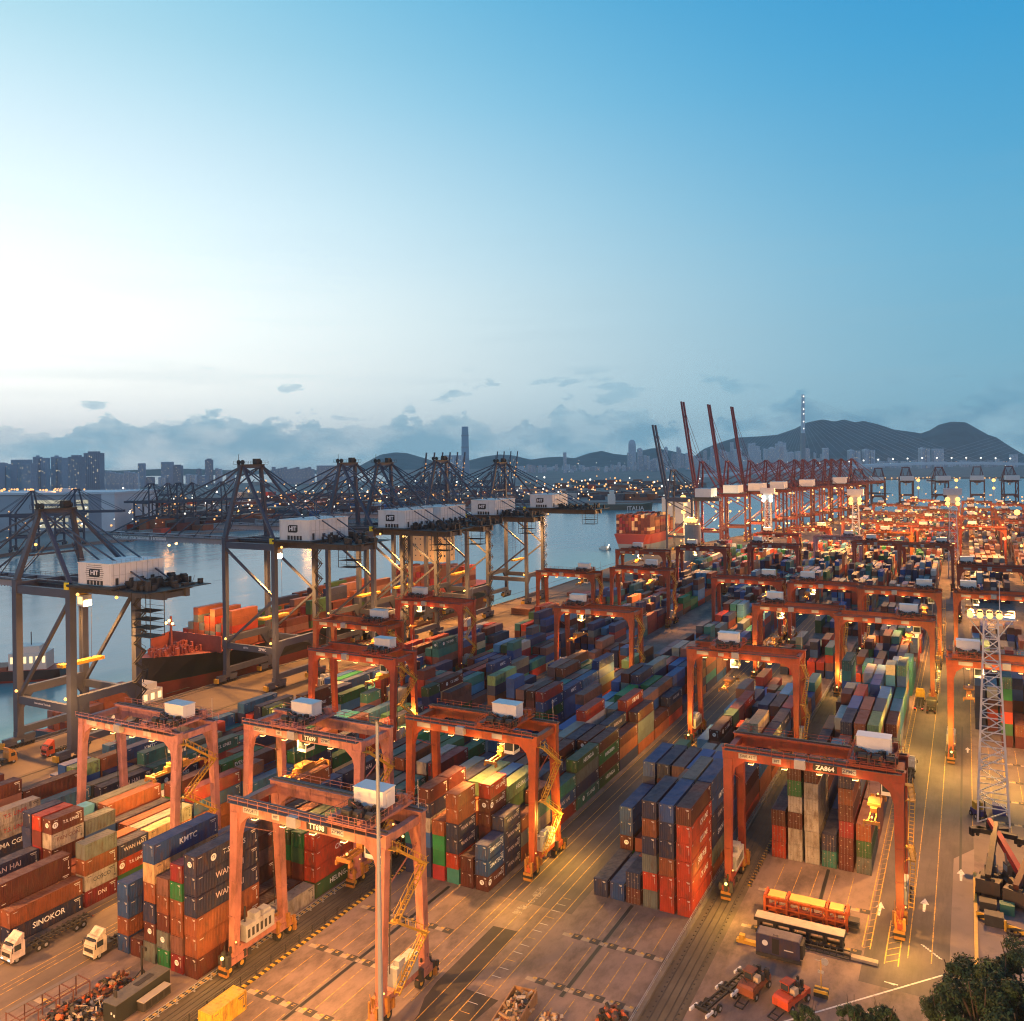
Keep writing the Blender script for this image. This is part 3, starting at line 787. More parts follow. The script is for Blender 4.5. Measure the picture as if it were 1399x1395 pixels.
ORD = ['first', 'second', 'third', 'fourth', 'fifth', 'sixth', 'seventh', 'eighth', 'ninth', 'tenth', 'eleventh', 'twelfth', 'thirteenth', 'fourteenth', 'fifteenth', 'sixteenth', 'seventeenth', 'eighteenth', 'nineteenth', 'twentieth']
TIER = ['bottom', 'second', 'third', 'fourth', 'fifth', 'sixth']
seen_labels = {}
def container(c, label=None, name='shipping_container', group='stacked shipping containers'):
    W_, F_, RF, D0, D1 = cm(c['L'], c['H'], c['door']); col = jit(c['c'])
    o = link(name, W_, None, (c['x'], c['y'], c['z']), col)
    link('frame', F_, o, (0, 0, 0), tuple(v * .92 for v in col))
    link('roof', RF, o, (0, 0, 0), tuple(v * .85 + .012 for v in col))
    if c['door']: link('door', D0, o, (0, 0, 0), col); link('door', D1, o, (0, 0, 0), col)
    lw = (.7, .68, .64) if c['c'] not in LIGHT_ONES else (.10, .10, .11)
    # the end nearest the camera: number block and maker's plate; side: line name
    sk = 'side' + str(c['L'] > 8) + str(c['H'] > 2.7)
    if sk not in plate_me:
        m = MB(); L_, H_ = c['L'], c['H']
        for y, z, w, h in ((L_ - 1.5, H_ - .5, 1.1, .16), (L_ - 1.3, H_ - .74, .7, .1), (.5, H_ - .45, .7, .1), (L_ - .6, .5, .28, .3), (L_ - .55, 1.0, .1, .9)): m.box(1.198, 1.206, y, y + w, z, z + h)
        plate_me[sk] = m.mesh('marking', letter)
    struct(link('marking', plate_me[sk], o, (0, 0, 0), tuple(v * .75 for v in lw)), 'stuff')
    if not c['door'] and c['c'] in 'ndbogrmte':
        k = 'plate'
        if k not in plate_me: m = MB(); m.box(.36, .86, -.004, 0, .06, .14); m.box(.5, .86, -.004, 0, -.08, 0); m.box(.80, .84, -.004, 0, -1.3, -.3); m.box(-.95, -.78, -.004, 0, .02, .14); plate_me[k] = m.mesh('marking', letter)
        struct(link('marking', plate_me[k], o, (.0, .0, c['H'] - .42), tuple(v * .8 for v in lw)), 'stuff')
    if c['logo']:
        s, lc = LOGO[c['logo']]; big = c['L'] > 8; size = (1.25 if big else .95) if len(s) < 9 else (1.05 if big else .72)
        pos = c['L'] * (.60 if c['logo'] in '12RI' else .52)
        text('lettering', s, (1.225, pos, c['H'] * .55), '+X', size, o, lc, .012, shear=.15 if c['logo'] in '1' else 0)
        if c['logo'] in '2RI':
            e = link('logo', disc_me, o, (1.215, pos - len(s) * size * .33 - .55, c['H'] * .55), lc); e.rotation_euler = (0, PI / 2, 0); e.scale = (1.25, 1.25, 1)
            t = text('initials', 'TS' if c['logo'] != 'I' else 'ia', (.0, .0, .012), 'up', .5, e, col, .02); t.rotation_euler = (0, 0, PI / 2)
            if not c['door'] and c['logo'] == '2':
                e = link('logo', disc_me, o, (0, 0.0, c['H'] * .55), lc); e.rotation_euler = (PI / 2, 0, 0); t = text('initials', 'TS', (.0, .0, .012), 'up', .5, e, col, .02)
    nm = BLK[c['blk']][2]; size = '' if c['L'] > 8 or 'rear' in str(c['y']) else 'short '
    lg = f" lettered {LOGO[c['logo']][0]}" if c['logo'] else ''
    tr = 'top' if c['tier'] == c['n'] and c['n'] > 1 else TIER[c['tier'] - 1]
    if label is None:
        row = ('front' if c['bay'] == 0 else ORD[c['bay']] if c['bay'] < 12 else 'far') + ' row'
        if c['L'] < 8: row = row.replace(' row', ' rear row' if c['y'] - BLK[c['blk']][1] - BAY * c['bay'] > 3 else ' row')
        label = f"{size}{CNAME[c['c']]} container{lg}, {tr} tier, {ORD[c['col']]} column, {row}, {nm}"
        if len(label.replace(',', '').split()) > 16: label = label.replace('short ', '')
        if len(label.replace(',', '').replace('.', ' ').split()) > 16: label = label.replace('lettered ', '')
    return tag(o, label, 'container', group)
def finish_containers():
    for c in SHOWN: container(c)
    # all the remaining ones: past the limit, one mass
    box_cloud('stacked_containers', REST)
def box_cloud(name, lst, mat_=None):
    n = len(lst); V = np.zeros((n, 8, 3), np.float32); C = np.zeros((n, 8, 4), np.float32); C[..., 3] = 1
    for i, c in enumerate(lst):
        w = c.get('W', 2.44) / 2; x0, x1, y0, y1, z0, z1 = c['x'] - w, c['x'] + w, c['y'], c['y'] + c['L'], c['z'], c['z'] + c['H']
        V[i] = [(x0, y0, z0), (x1, y0, z0), (x1, y1, z0), (x0, y1, z0), (x0, y0, z1), (x1, y0, z1), (x1, y1, z1), (x0, y1, z1)]
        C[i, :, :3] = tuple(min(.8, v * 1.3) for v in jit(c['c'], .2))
    fq = np.array([(4, 5, 6, 7), (0, 1, 5, 4), (1, 2, 6, 5), (2, 3, 7, 6), (3, 0, 4, 7)])
    F = (fq[None] + 8 * np.arange(n)[:, None, None]).reshape(-1, 4)
    me = bpy.data.meshes.new(name); me.vertices.add(n * 8); me.loops.add(len(F) * 4); me.polygons.add(len(F))
    me.vertices.foreach_set('co', V.ravel()); me.loops.foreach_set('vertex_index', F.ravel().astype(np.int32)); me.polygons.foreach_set('loop_start', np.arange(len(F), dtype=np.int32) * 4)
    me.polygons.foreach_set('use_smooth', np.zeros(len(F), bool)); me.update(); at_ = me.attributes.new('Col', 'FLOAT_COLOR', 'POINT'); at_.data.foreach_set('color', C.ravel())
    me.materials.append(mat_ or stackpaint); o = link(name, me); struct(o, 'stuff'); return o
# ---------------------------------------------------------------- rubber-tyred yard gantries
ORANGE, PINK = (.36, .056, .022), (.46, .175, .13)
HS = 13.13     # half span
LEGS_XY = [(s, t) for s in (-1, 1) for t in (-1, 1)]
greyw = mat('worn_grey_panel', (.36, .36, .35), rough=.6, noise=.15, nscale=.8, dirt=(RUST, .9, .54, .74, .6, (1, 1, .25)))
def make_rtg():
    t = thing('yard_gantry_crane', 'x', 'gantry crane', group='yard gantry cranes')
    for s in (-1, 1):
        for e in (-1, 1):
            m = MB(); m.bar((s * HS, e * 5.0, 3.4), (s * HS, e * 4.1, 23.0), 1.05, 1.1, 0, 1.5, 1.25)
            x = s * HS; y = e * 4.1
            m.prism([(x - s * .7, 22.9), (x - s * 2.9, 22.9), (x - s * 1.3, 21.6), (x - s * .7, 19.6)], 1, y - .5, y + .5)
            for z in (8, 13, 18): m.box(x - .62, x + .62, e * (5.0 - .9 * (z - 3.4) / 19.6) - .66, e * (5.0 - .9 * (z - 3.4) / 19.6) + .66, z, z + .12)
            m.build('leg', paint, t)
        MB().box(s * HS - .55, s * HS + .55, -5.6, 5.6, 2.5, 3.5).box(s * HS - .65, s * HS + .65, -3.4, 3.4, 3.5, 3.58).build('sill_beam', paint, t)
        MB().box(s * HS - .5, s * HS + .5, -3.6, 3.6, 23.2, 24.3).build('end_tie', paint, t)
        for e in (-1, 1):
            b = MB().box(s * HS - .7, s * HS + .7, e * 5 - 1.9, e * 5 + 1.9, 1.5, 2.5).box(s * HS - .5, s * HS + .5, e * 5 - .8, e * 5 + .8, 2.2, 3.0)
            b.box(s * HS - .8, s * HS + .8, e * 7.0 - .25, e * 7.0 + .25, .35, 1.7, 1).box(s * HS - .9, s * HS + .9, e * 7.3 - .1, e * 7.3 + .1, .9, 1.25, 2)
            bg = b.build('bogie', [paint, spreadm, black], t)
            gq = random.Random(int(s * 3 + e * 7)); gm = MB()
            for k in range(14): x_, y_ = s * HS + gq.uniform(-.9, .9), e * 5 + gq.uniform(-2.2, 2.2); a_ = gq.uniform(.15, .6); gm.box(x_ - a_ / 2, x_ + a_ / 2, y_ - a_ / 2, y_ + a_ / 2, 1.7, 2.4 + gq.uniform(0, 1.6))
            for k in range(5): gm.bar((s * HS + gq.uniform(-.9, .9), e * 5 + gq.uniform(-2.5, 2.5), 1.2), (s * HS + gq.uniform(-.9, .9), e * 5 + gq.uniform(-2.5, 2.5), 4.6), .07)
            struct(gm.build('drive_gear', dark if (s + e) else spreadm, t), 'stuff')
            for w in (-1, 1): MB().cyl((s * HS - .35, e * 5 + w * 1.15, .82), (s * HS + .35, e * 5 + w * 1.15, .82), .8, 14).cyl((s * HS - .38, e * 5 + w * 1.15, .82), (s * HS + .38, e * 5 + w * 1.15, .82), .36, 10, 1).build('wheel', [rubber, yellow], bg)
    for e in (-1, 1):
        y = e * 4.1
        g = MB().box(-14, 14, y - .55, y + .55, 22.9, 24.75).box(-14.2, 14.2, y - .7, y + .7, 24.75, 24.86)
        for k in range(9): g.box(-12 + k * 3 - .06, -12 + k * 3 + .06, y - .6, y + .6, 22.95, 24.72)
        gd = g.build('girder', paint, t)
        MB().box(-13.9, 13.9, y - .1, y + .1, 24.86, 25.02).build('rail', dark, gd)
        wk = MB().box(-13.6, 13.6, y + e * .7, y + e * 1.5, 24.6, 24.68)
        MB.build(wk, 'walkway', grating, gd)
        h = MB()
        for k in range(15): x = -13.4 + k * 1.914; h.box(x - .03, x + .03, y + e * 1.45 - .03, y + e * 1.45 + .03, 24.68, 25.75)
        for z in (25.2, 25.72): h.box(-13.4, 13.4, y + e * 1.45 - .025, y + e * 1.45 + .025, z - .03, z + .03)
        h.build('handrail', paint, gd)
    # lamps under the near girder
    for k in range(4):
        f = MB().box(-.35, .35, -.3, .3, -.28, 0).build('floodlight', dark, t, (-9.3 + k * 5.4, -4.4, 22.88)); MB().box(-.42, .42, -.36, .27, -.36, -.29).build('lamp_glass', lit, f)
    for x, m_ in ((-13.1, glow_y),): lampball((x + .1, -7.4, 3.1), .26, m_, 'warning_lamp', t)
    for x in (-13.13, 13.13): lampball((x + .8, -5.4, 4.6), .13, glow, 'lamp', t)
    # left sill: engine house; right sill: electrics panel and stairs
    eh = MB().box(-14.1, -12.2, -3.5, 2.2, 3.6, 6.0).box(-13.9, -12.4, -1.6, -.4, 6.0, 6.9).box(-14.0, -12.6, .4, 1.8, 6.0, 6.5).build('engine_house', greyw, t)
    lv = MB()
    for k in range(6): lv.box(-12.2, -12.17, -3.2 + k * .85, -2.75 + k * .85, 4.1, 5.3)
    lv.build('louvre', dark, eh); MB().cyl((-13.4, -2.6, 6.0), (-13.4, -2.6, 8.2), .14, 8).build('exhaust_pipe', dark, eh)
    MB().box(12.5, 14.0, -2.6, 2.4, 3.6, 6.2).box(13.0, 13.9, -2.0, -.6, 6.2, 6.9).build('electrics_cabinet', greyw, t)
    s = MB(); z = 3.6; y0, y1 = -3.6, 3.2; fl = 0; x = 14.25
    while z < 22.5:
        a, b = (y0, y1) if fl % 2 == 0 else (y1, y0)
        nz = min(z + 4.8, 23.0)
        for xx in (x, x + .75):
            s.bar((xx, a, z), (xx, b, nz), .07, .28)
            s.bar((xx, a, z + 1.0), (xx, b, nz + 1.0), .06, .06)
            for q in range(5): f = q / 4; s.box(xx - .03, xx + .03, a + (b - a) * f - .03, a + (b - a) * f + .03, z + (nz - z) * f, z + (nz - z) * f + 1.0)
        for q in range(12): f = (q + .5) / 12; s.box(x, x + .75, a + (b - a) * f - .12, a + (b - a) * f + .12, z + (nz - z) * f - .02, z + (nz - z) * f + .02)
        s.box(x - .4, x + .8, b - .5 if b > 0 else b - .6, b + .6 if b > 0 else b + .5, nz - .05, nz + .03); s.bar((x + .8, b - .5, nz + 1), (x + .8, b + .5, nz + 1), .06); s.bar((x - .4, b, nz - .1), (13.2, b * .95, nz - .6), .12)
        z = nz; fl += 1
    s.build('staircase', yellow, t)
    MB().path([(13.9, -3.3, 22.5), (13.9, -3.9, 14), (14.0, -4.2, 6.5)], .1, .1).build('cable_duct', dark, t); MB().path([(-13.9, 3.3, 22.5), (-13.9, 3.9, 14), (-14.0, 4.2, 5.5)], .1, .1).build('cable_duct', dark, t); MB().bar((-13.1, -4.5, 21.0), (-13.1, 4.5, 16.4), .1).build('leg_brace', paint, t); MB().bar((13.1, -4.5, 16.6), (13.1, 4.5, 20.8), .14).build('leg_brace', paint, t)
    # plates on the near girder
    for nm, x, w, h, mm in (('load_plate', -9.8, 3.0, .85, white), ('emblem_plate', -5.1, 1.4, .85, white), ('maker_plate', 6.0, 2.1, .9, white)):
        MB().box(x - w / 2, x + w / 2, -4.72, -4.66, 23.3, 23.3 + h).build(nm, greyw, t)
    MB().box(-2.2, -.5, -5.7, -4.66, 23.3, 24.75).build('control_box', steel, t)
    MB().cyl((13.0, 4.3, 24.8), (13.0, 4.3, 29.0), .05, 6).build('antenna', steel, t)
    # trolley: its own part with machinery house, cab, ropes and spreader
    tr = MB().box(-3.4, 3.4, -5.4, 5.4, 25.05, 25.4); 
    for e in (-1, 1): tr.box(-3.4, 3.4, e * 4.1 - .3, e * 4.1 + .3, 24.95, 25.5)
    tr.box(-3.2, -2.2, -5.2, 5.2, 25.4, 25.9)
    trolley = tr.build('trolley', paint, t)
    MB().box(-2.6, 2.4, -.4, 2.4, 25.9, 28.3).box(-2.7, 2.5, -.5, 2.5, 28.3, 28.42).box(2.42, 2.5, .4, 1.4, 26, 28).build('machinery_house', white, trolley)
    mc = MB(); q = random.Random(3)
    for k in range(26):
        x, y = q.uniform(-3.1, 2.9), q.uniform(-5.0, -.7) if k % 3 else q.uniform(2.6, 5.0); a, b_, h = q.uniform(.2, .9), q.uniform(.2, .9), q.uniform(.2, 1.5); mc.box(x, x + a, y, y + b_, 25.4, 25.4 + h)
    og = MB()
    for k in range(18): x, y = q.uniform(-3.1, 2.9), q.uniform(-5.2, 5.2); a, b_, h = q.uniform(.1, .7), q.uniform(.1, .9), q.uniform(.3, 1.3); og.box(x, x + a, y, y + b_, 25.4, 25.4 + h)
    for k in range(10): og.bar((q.uniform(-3.2, 3.2), q.uniform(-5.2, 5.2), 25.4), (q.uniform(-3.2, 3.2), q.uniform(-5.2, 5.2), 26.8), .09)
    struct(og.build('trolley_gear', paint, trolley), 'stuff')
    for k in range(3): mc.cyl((-2 + k * 2, -3.4, 26.2), (-.8 + k * 2, -3.4, 26.2), .55, 10)
    struct(mc.build('winch_gear', dark, trolley), 'stuff')
    h = MB()
    for e in (-1, 1):
        for z in (26.0, 26.5): h.bar((-3.4, e * 5.4, z), (3.4, e * 5.4, z), .05); h.bar((e * 3.4, -5.4, z), (e * 3.4, 5.4, z), .05)
        for k in range(8): x = -3.4 + k * .97; h.box(x - .025, x + .025, e * 5.4 - .025, e * 5.4 + .025, 25.4, 26.5)
        for k in range(12): y = -5.4 + k * .98; h.box(e * 3.4 - .025, e * 3.4 + .025, y - .025, y + .025, 25.4, 26.5)
    h.build('handrail', paint, trolley)
    cb = MB().box(1.2, 3.2, -3.0, -.6, 20.3, 22.6).box(1.0, 3.4, -3.2, -.4, 22.6, 22.75).bar((2.2, -1.8, 22.7), (2.2, -2.4, 25.1), .5)
    cabin = cb.build('operator_cabin', white, trolley)
    MB().box(1.35, 3.05, -3.03, -2.99, 20.9, 22.3).box(3.19, 3.23, -2.8, -.8, 20.9, 22.3).box(1.16, 1.21, -2.8, -.8, 20.7, 22.3).build('cab_window', glass, cabin)
    return t
def spreader(t, parent, z, load=None):
    """12 m telescopic spreader hanging from the trolley"""
    s = MB().box(-.5, .5, -2.6, 2.6, z + .6, z + 1.3)
    for x in (-.55, .35): s.box(x, x + .2, -6.0, 6.0, z + .2, z + .65)
    for e in (-1, 1): s.box(-1.2, 1.2, e * 5.9 - .15, e * 5.9 + .15, z + .1, z + .6); s.box(-1.25, -1.0, e * 5.9 - .3, e * 5.9 + .3, z - .35, z + .2); s.box(1.0, 1.25, e * 5.9 - .3, e * 5.9 + .3, z - .35, z + .2)
    s.box(-1.0, 1.0, -1.6, 1.6, z + 1.3, z + 1.7)
    sp = s.build('spreader', spreadm, parent)
    r = MB()
    for x in (-.9, .9):
        for y in (-1.4, 1.4): r.bar((x, y, z + 1.6), (x * 1.3, y * 1.5, 25.1), .06)
    r.build('hoist_rope', dark, sp)
    for y in (-5.2, -1.8, 5.2): lampball((0, y, z + .9), .18, glow, 'lamp', sp)
    return sp
RTG0 = make_rtg()
# (block left rail, y of centre, trolley x, spreader height, paint, label, special)
RTGS = [(-94.55, 95.0, 8.0, 20.5, PINK, 'pinkish gantry crane numbered TT698 over the empty marked slots', 'TT698'),
 (-120.9, 123.6, -3.3, 15.2, PINK, 'pinkish gantry crane numbered TT699 with a lit container on its hoist', 'TT699'),
 (-153.6, 112.3, 8.2, 16, PINK, 'gantry crane with bright yellow stairs in front of the quay road', None),
 (-94.5, 139.2, 5.3, 19.0, ORANGE, 'orange gantry crane with bright work lights standing over the pale green roofs', None),
 (-36.0, 148.2, 9.3, 16.5, ORANGE, 'orange gantry crane numbered ZA864 over the door-end stacks', 'ZA864'),
 (-152.5, 177.5, 6.8, 18, ORANGE, 'red gantry crane with white floodlights on top beside the HEUNG-A boxes', None),
 (-179.8, 210.5, 7.5, 18, ORANGE, 'dull red gantry crane tucked behind the floodlit red one near the quay', None),
 (-179.8, 254.0, -7, 15, ORANGE, 'dark red gantry crane by the quay behind the pale yellow-green box', None),
 (-121.0, 262.0, -7.5, 14, ORANGE, 'orange gantry crane with a row of lit lamps, mid-yard left of the green box', None),
 (-167.2, 341.5, 7, 20, ORANGE, 'orange gantry crane against the water by the red T.S. LINES boxes', None),
 (-141.3, 364.0, 4, 18, ORANGE, 'orange gantry crane in front of another at the shore bend', None),
 (-166.4, 436.0, -3, 18, ORANGE, 'orange gantry crane dotted with lamps at the shore bend', None),
 (-141.1, 462.0, -6, 14, ORANGE, 'orange gantry crane below the glaring concrete light tower', None),
 (-91.6, 350.0, 8, 18, ORANGE, 'orange gantry crane right of the yellow-lit stack tops', None),
 (-108.6, 491.0, -9, 20, ORANGE, 'small orange gantry crane in front of the greenish-white mast', None),
 (-62.5, 292.0, -7.5, 12, ORANGE, 'orange gantry crane with yellow-lit left leg, near a lit white truck', None),
 (-61.3, 348.0, -7, 19, ORANGE, 'orange gantry crane spanning bare ground in the centre block', None),
 (-35.7, 283.6, 6.8, 18, ORANGE, 'bright orange gantry crane behind the tallest multicoloured stacks', None),
 (-35.3, 342.4, 8.3, 17, ORANGE, 'orange gantry crane behind the bright one on the right road', None),
 (-63.4, 220.0, -4.3, 15, ORANGE, 'orange gantry crane over the CK LINE row holding a low spreader', None),
 (-3.9, 345.0, -9, 18, ORANGE, 'orange gantry crane right behind the glaring lamps of the lattice mast', None),
 (-4.0, 234.5, -9.2, 15.5, ORANGE, 'bright orange gantry crane cut by the right edge behind the lattice mast', None),
 (-3.4, 427.0, -10, 19, ORANGE, 'small orange gantry crane before the white refrigerated boxes', None),
 (-82.5, 552.0, 6, 18, (.55, .30, .24), 'pale pink gantry crane far off over beige stacks', None),
 (-57.4, 526.0, -4, 17, ORANGE, 'far orange gantry crane standing left of its twin over bare ground', None),
 (-33.4, 521.0, 8, 17, ORANGE, 'far orange gantry crane with white house over tall grey stacks', None),
 (-57.2, 590.0, -2, 18, (.62, .14, .03), 'far gantry crane glowing orange beneath the lit mast', None)]
for xb, yb in ((-33.2, 640), (-57.2, 668), (-83, 690), (-4, 655), (-33.2, 730), (-4, 760), (-57.2, 775), (-83, 800), (22, 720), (-33.2, 830), (-4, 872), (-57.2, 890), (22, 850), (-83, 930), (-33.2, 950), (22, 960), (-4, 1010), (-57.2, 1030), (-120, 560), (-108.4, 610)):
    RTGS.append((xb, yb, 8 if xb % 2 > 1 else -6, 18, ORANGE, f'small orange gantry crane deep in the far yard, {ORD[len(RTGS) - 27]} going away from the camera', None))
for i, (xl_, yc, tx, sz, colr, lab, num) in enumerate(RTGS):
    o = RTG0 if i == 0 else dup(RTG0, (0, 0, 0))
    o.location = (xl_ + HS, yc, 0); o['label'] = lab; jc_ = random.Random(i * 7 + 3); kk = jc_.uniform(.72, 1.12); recolor(o, (colr[0] * kk, colr[1] * kk * jc_.uniform(.85, 1.25), colr[2] * kk * jc_.uniform(.8, 1.5)))
    tr = [c for c in o.children if c.name.startswith('trolley')][0]; tr.location.x = tx
    RTGS[i] = RTGS[i] + (o, tr)
for xl_, yc, tx, sz, colr, lab, num, o, tr in RTGS:
    spreader(o, tr, sz)
    if num:
        MB().box(.6, 4.2, -4.74, -4.66, 23.15, 24.25).build('number_plate', black, o)
        text('lettering', num, (2.4, -4.76, 23.7), '-Y', 1.0, o, (.8, .8, .8), .03)
        text('lettering', 'SWL41T', (-9.8, -4.74, 23.72), '-Y', .72, o, (.08, .06, .07), .02)
        text('lettering', 'HIT', (-5.1, -4.74, 23.72), '-Y', .55, o, (.04, .04, .08), .03)
        text('lettering', 'ZPMC', (6.0, -4.74, 23.75), '-Y', .75, o, (.05, .06, .12), .02)
# the lit container on the hoist of TT699 and the one on the far left crane
held = dict(x=-120.9 + HS - 3.3, y=123.6 - 6.1, z=12.2, L=12.19, H=2.59, c='o', logo='', door=False, blk='A', bay=0, col=0, tier=1, n=1)
container(held, 'orange container hanging lit from the hoist of gantry TT699', group='containers in the air')
# ---------------------------------------------------------------- ship-to-shore quay cranes
XL, XS = -198.5, -220.5
boom_lit = mat('lit_boom_paint', (.30, .29, .33), rough=.5, noise=.12, nscale=.3, dirt=(RUST, .5, .6, .78, .3, (1, 1, .2)))  # crane grey lightened: the light on the boom is put into its colour
def bogies(t, x, y, m_):
    b = MB().box(x - .6, x + .6, y - 4.2, y + 4.2, 1.9, 2.9).box(x - .8, x + .8, y - 1.0, y + 1.0, 2.9, 4.2)
    for k in (-1, 1): b.box(x - .7, x + .7, y + k * 2.4 - 1.5, y + k * 2.4 + 1.5, 1.0, 1.9)
    bo = b.build('bogie', m_, t)
    w = MB()
    for k in range(8): w.cyl((x - .3, y - 3.7 + k * 1.06, .5), (x + .3, y - 3.7 + k * 1.06, .5), .46, 10)
    w.build('wheel_set', black, bo); MB().box(x - .85, x + .85, y - 4.9, y - 4.2, .8, 2.2).build('buffer', yellow, bo)
def make_sts(name, label, y0, Wd, hg, ha, m_, boom='down', boomlen=72, back=31, house=True, low=False, gauge=None, xl=XL, leg=1.5, group='grey quayside cranes', detail=True, stair=True, shift=0):
    """y0: near legs, Wd: spacing of legs along the quay, hg: underside of girder, ha: apex"""
    t = thing(name, label, 'quay crane', (xl, y0, 0), group=group); g = gauge or 22.0; X1, X0 = 0.0, -g; yc = Wd / 2; zs = 12.0
    for x in (X0, X1):
        for y in (0, Wd):
            MB().box(x - leg / 2, x + leg / 2, y - leg / 2, y + leg / 2, 3.6, hg + 3.2).build('leg', m_, t)
            bogies(t, x, y, m_)
        MB().box(x - .7, x + .7, .8, Wd - .8, 3.4, 5.2).build('sill_beam', m_, t)
        p = MB().box(x - .65, x + .65, .76, Wd - .76, zs + 1.5, zs + 3.6)
        for y, s in ((.76, 1), (Wd - .76, -1)): p.prism([(y, zs + 1.5), (y + s * 3.0, zs + 1.5), (y, zs - 2.4)], 0, x - .5, x + .5)
        p.build('portal_beam', m_, t)
        MB().box(x - .6, x + .6, .76, Wd - .76, hg + .6, hg + 2.6).build('top_cross_beam', m_, t)
    for y in (0, Wd):
        MB().box(X0 + .76, X1 - .76, y - .55, y + .55, zs - .4, zs + 1.6).build('lower_tie_beam', m_, t)
        MB().box(X0 + .76, X1 - .76, y - .6, y + .6, hg - .3, hg + 1.8).build('upper_tie_beam', m_, t)
        br = MB()
        if not low: br.bar((X0 + .4, y, hg - .5), (X1 - .5, y, zs + 18), .7); br.bar((X1 - .5, y, zs + 17), (X0 + .5, y, zs + 1.4), .7)
        else: br.bar((X1 - .5, y, hg - 1), (X0 + .5, y, zs + 1.4), .8)
        br.build('diagonal_brace', m_, t)
    # twin girders over the legs, boom over the water
    xe = X1 + back
    for e in (-1, 1):
        y = yc + e * 3.4
        gm = MB().box(X0 - 2, xe, y - .6, y + .6, hg + .05, hg + 2.55)
        for k in range(12): x = X0 + k * (back + g) / 12; gm.box(x - .08, x + .08, y - .66, y + .66, hg + .02, hg + 2.58)
        gm.build('girder', m_, t)
        if boom == 'down': b_ = MB().box(X0 - boomlen, X0 - 2.2, y - .55, y + .55, hg + .1, hg + 2.3).build('boom', boom_lit if detail else m_, t)
        else: a = R(boom); b_ = MB().bar((X0 - 2.2, y, hg + 1.2), (X0 - 2.2 - boomlen * math.cos(a), y, hg + 1.2 + boomlen * math.sin(a)), 1.2, 2.2).build('boom', m_, t)
        if boom == 'down' and detail:
            f = MB()
            for k in range(40): x = X0 - 3 - k * (boomlen - 3) / 40; f.box(x - .2, x + .2, y + e * .6, y + e * .62, hg - .12, hg + .1)
            wk = MB().box(X0 - boomlen + 1, xe, y + e * .7, y + e * 1.7, hg + 1.9, hg + 1.98)
            for k in range(46): x = X0 - boomlen + 1 + k * (boomlen + back + g - 2) / 46; wk.box(x - .03, x + .03, y + e * 1.66, y + e * 1.72, hg + 1.98, hg + 3.0)
            for z in (2.5, 3.0): wk.box(X0 - boomlen + 1, xe, y + e * 1.66, y + e * 1.72, hg + z - .03, hg + z + .03)
            wk.build('boom_walkway', grating, t); f.build('trolley_rail_clips', dark, t)
    ties = MB()
    for k in range(9):
        x = X0 - 4 - k * (boomlen - 6) / 8
        if boom == 'down': ties.box(x - .25, x + .25, yc - 3.4, yc + 3.4, hg + 1.4, hg + 2.2)
    for k in range(6): x = X1 + 2 + k * (back - 3) / 5; ties.box(x - .3, x + .3, yc - 3.4, yc + 3.4, hg + .2, hg + 1.6)
    ties.build('cross_member', m_, t)
    # A-frame
    xa, ya0, ya1 = X0 + 2.5, yc - 4.6, yc + 4.6
    for y, ya in ((0, ya0), (Wd, ya1)):
        MB().bar((X0, y, hg + 3.2), (xa, ya, ha), 1.5, 1.2, 0, 1.1, 1.0).build('a_frame_leg', m_, t)
        MB().bar((X1, y, hg + 3.2), (xa + 1, ya, ha), .9, .8).build('back_leg', m_, t)
    MB().box(xa - .7, xa + .9, ya0 - 1.0, ya1 + 1.0, ha - .6, ha + .7).build('apex_beam', m_, t)
    if detail:
        ap = MB().box(xa - 1.8, xa + 2.0, ya0 - 1.6, ya1 + 1.6, ha + .7, ha + .8)
        for y in (ya0 - 1.6, ya1 + 1.6):
            for z in (1.3, 1.9): ap.bar((xa - 1.8, y, ha + z), (xa + 2, y, ha + z), .05)
        for x in (xa - 1.8, xa + 2):
            for z in (1.3, 1.9): ap.bar((x, ya0 - 1.6, ha + z), (x, ya1 + 1.6, ha + z), .05)
            for k in range(9): y = ya0 - 1.6 + k * 1.55; ap.box(x - .03, x + .03, y - .03, y + .03, ha + .8, ha + 1.9)
        for y in (ya0, ya1 - 1): ap.cyl((xa - 1.2, y, ha + 1.5), (xa - 1.2, y + .4, ha + 1.5), .8, 12); ap.cyl((xa + .6, y, ha + 1.5), (xa + .6, y + .4, ha + 1.5), .8, 12)
        ap.box(xa - .8, xa + .9, ya1 - 3, ya1 - .8, ha + .8, ha + 2.7); ap.bar((xa, ya0 - 1, ha + .8), (xa, ya0 - 1, ha + 4.2), .12)
        ap.build('apex_platform', dark, t)
    st = MB()
    for e, ya in ((-1, ya0), (1, ya1)):
        y = yc + e * 3.4
        if boom == 'down':
            for f in (.52, .93): st.bar((xa, ya, ha), (X0 - boomlen * f, y, hg + 2.4), .42, .42)
            st.bar((xa - 3, ya * .98 + y * .02, ha - 4.6), (X0 - boomlen * .3, y, hg + 2.4), .22)
        else:
            a = R(boom)
            for f in (.5, .9): st.bar((xa, ya, ha), (X0 - 2.2 - boomlen * f * math.cos(a), y, hg + 1.2 + boomlen * f * math.sin(a)), .25)
        st.bar((xa + 1, ya, ha), (xe - 3, y, hg + 2.5), .34); st.bar((xa + 1, ya, ha - .3), (xe - 12, y, hg + 2.5), .34)
        st.bar((X0 + .8, yc + e * (yc - 1.6), hg + 6), (xa + .8, yc + e * 4.0, ha - 9), .2)
    st.build('stay', m_, t)
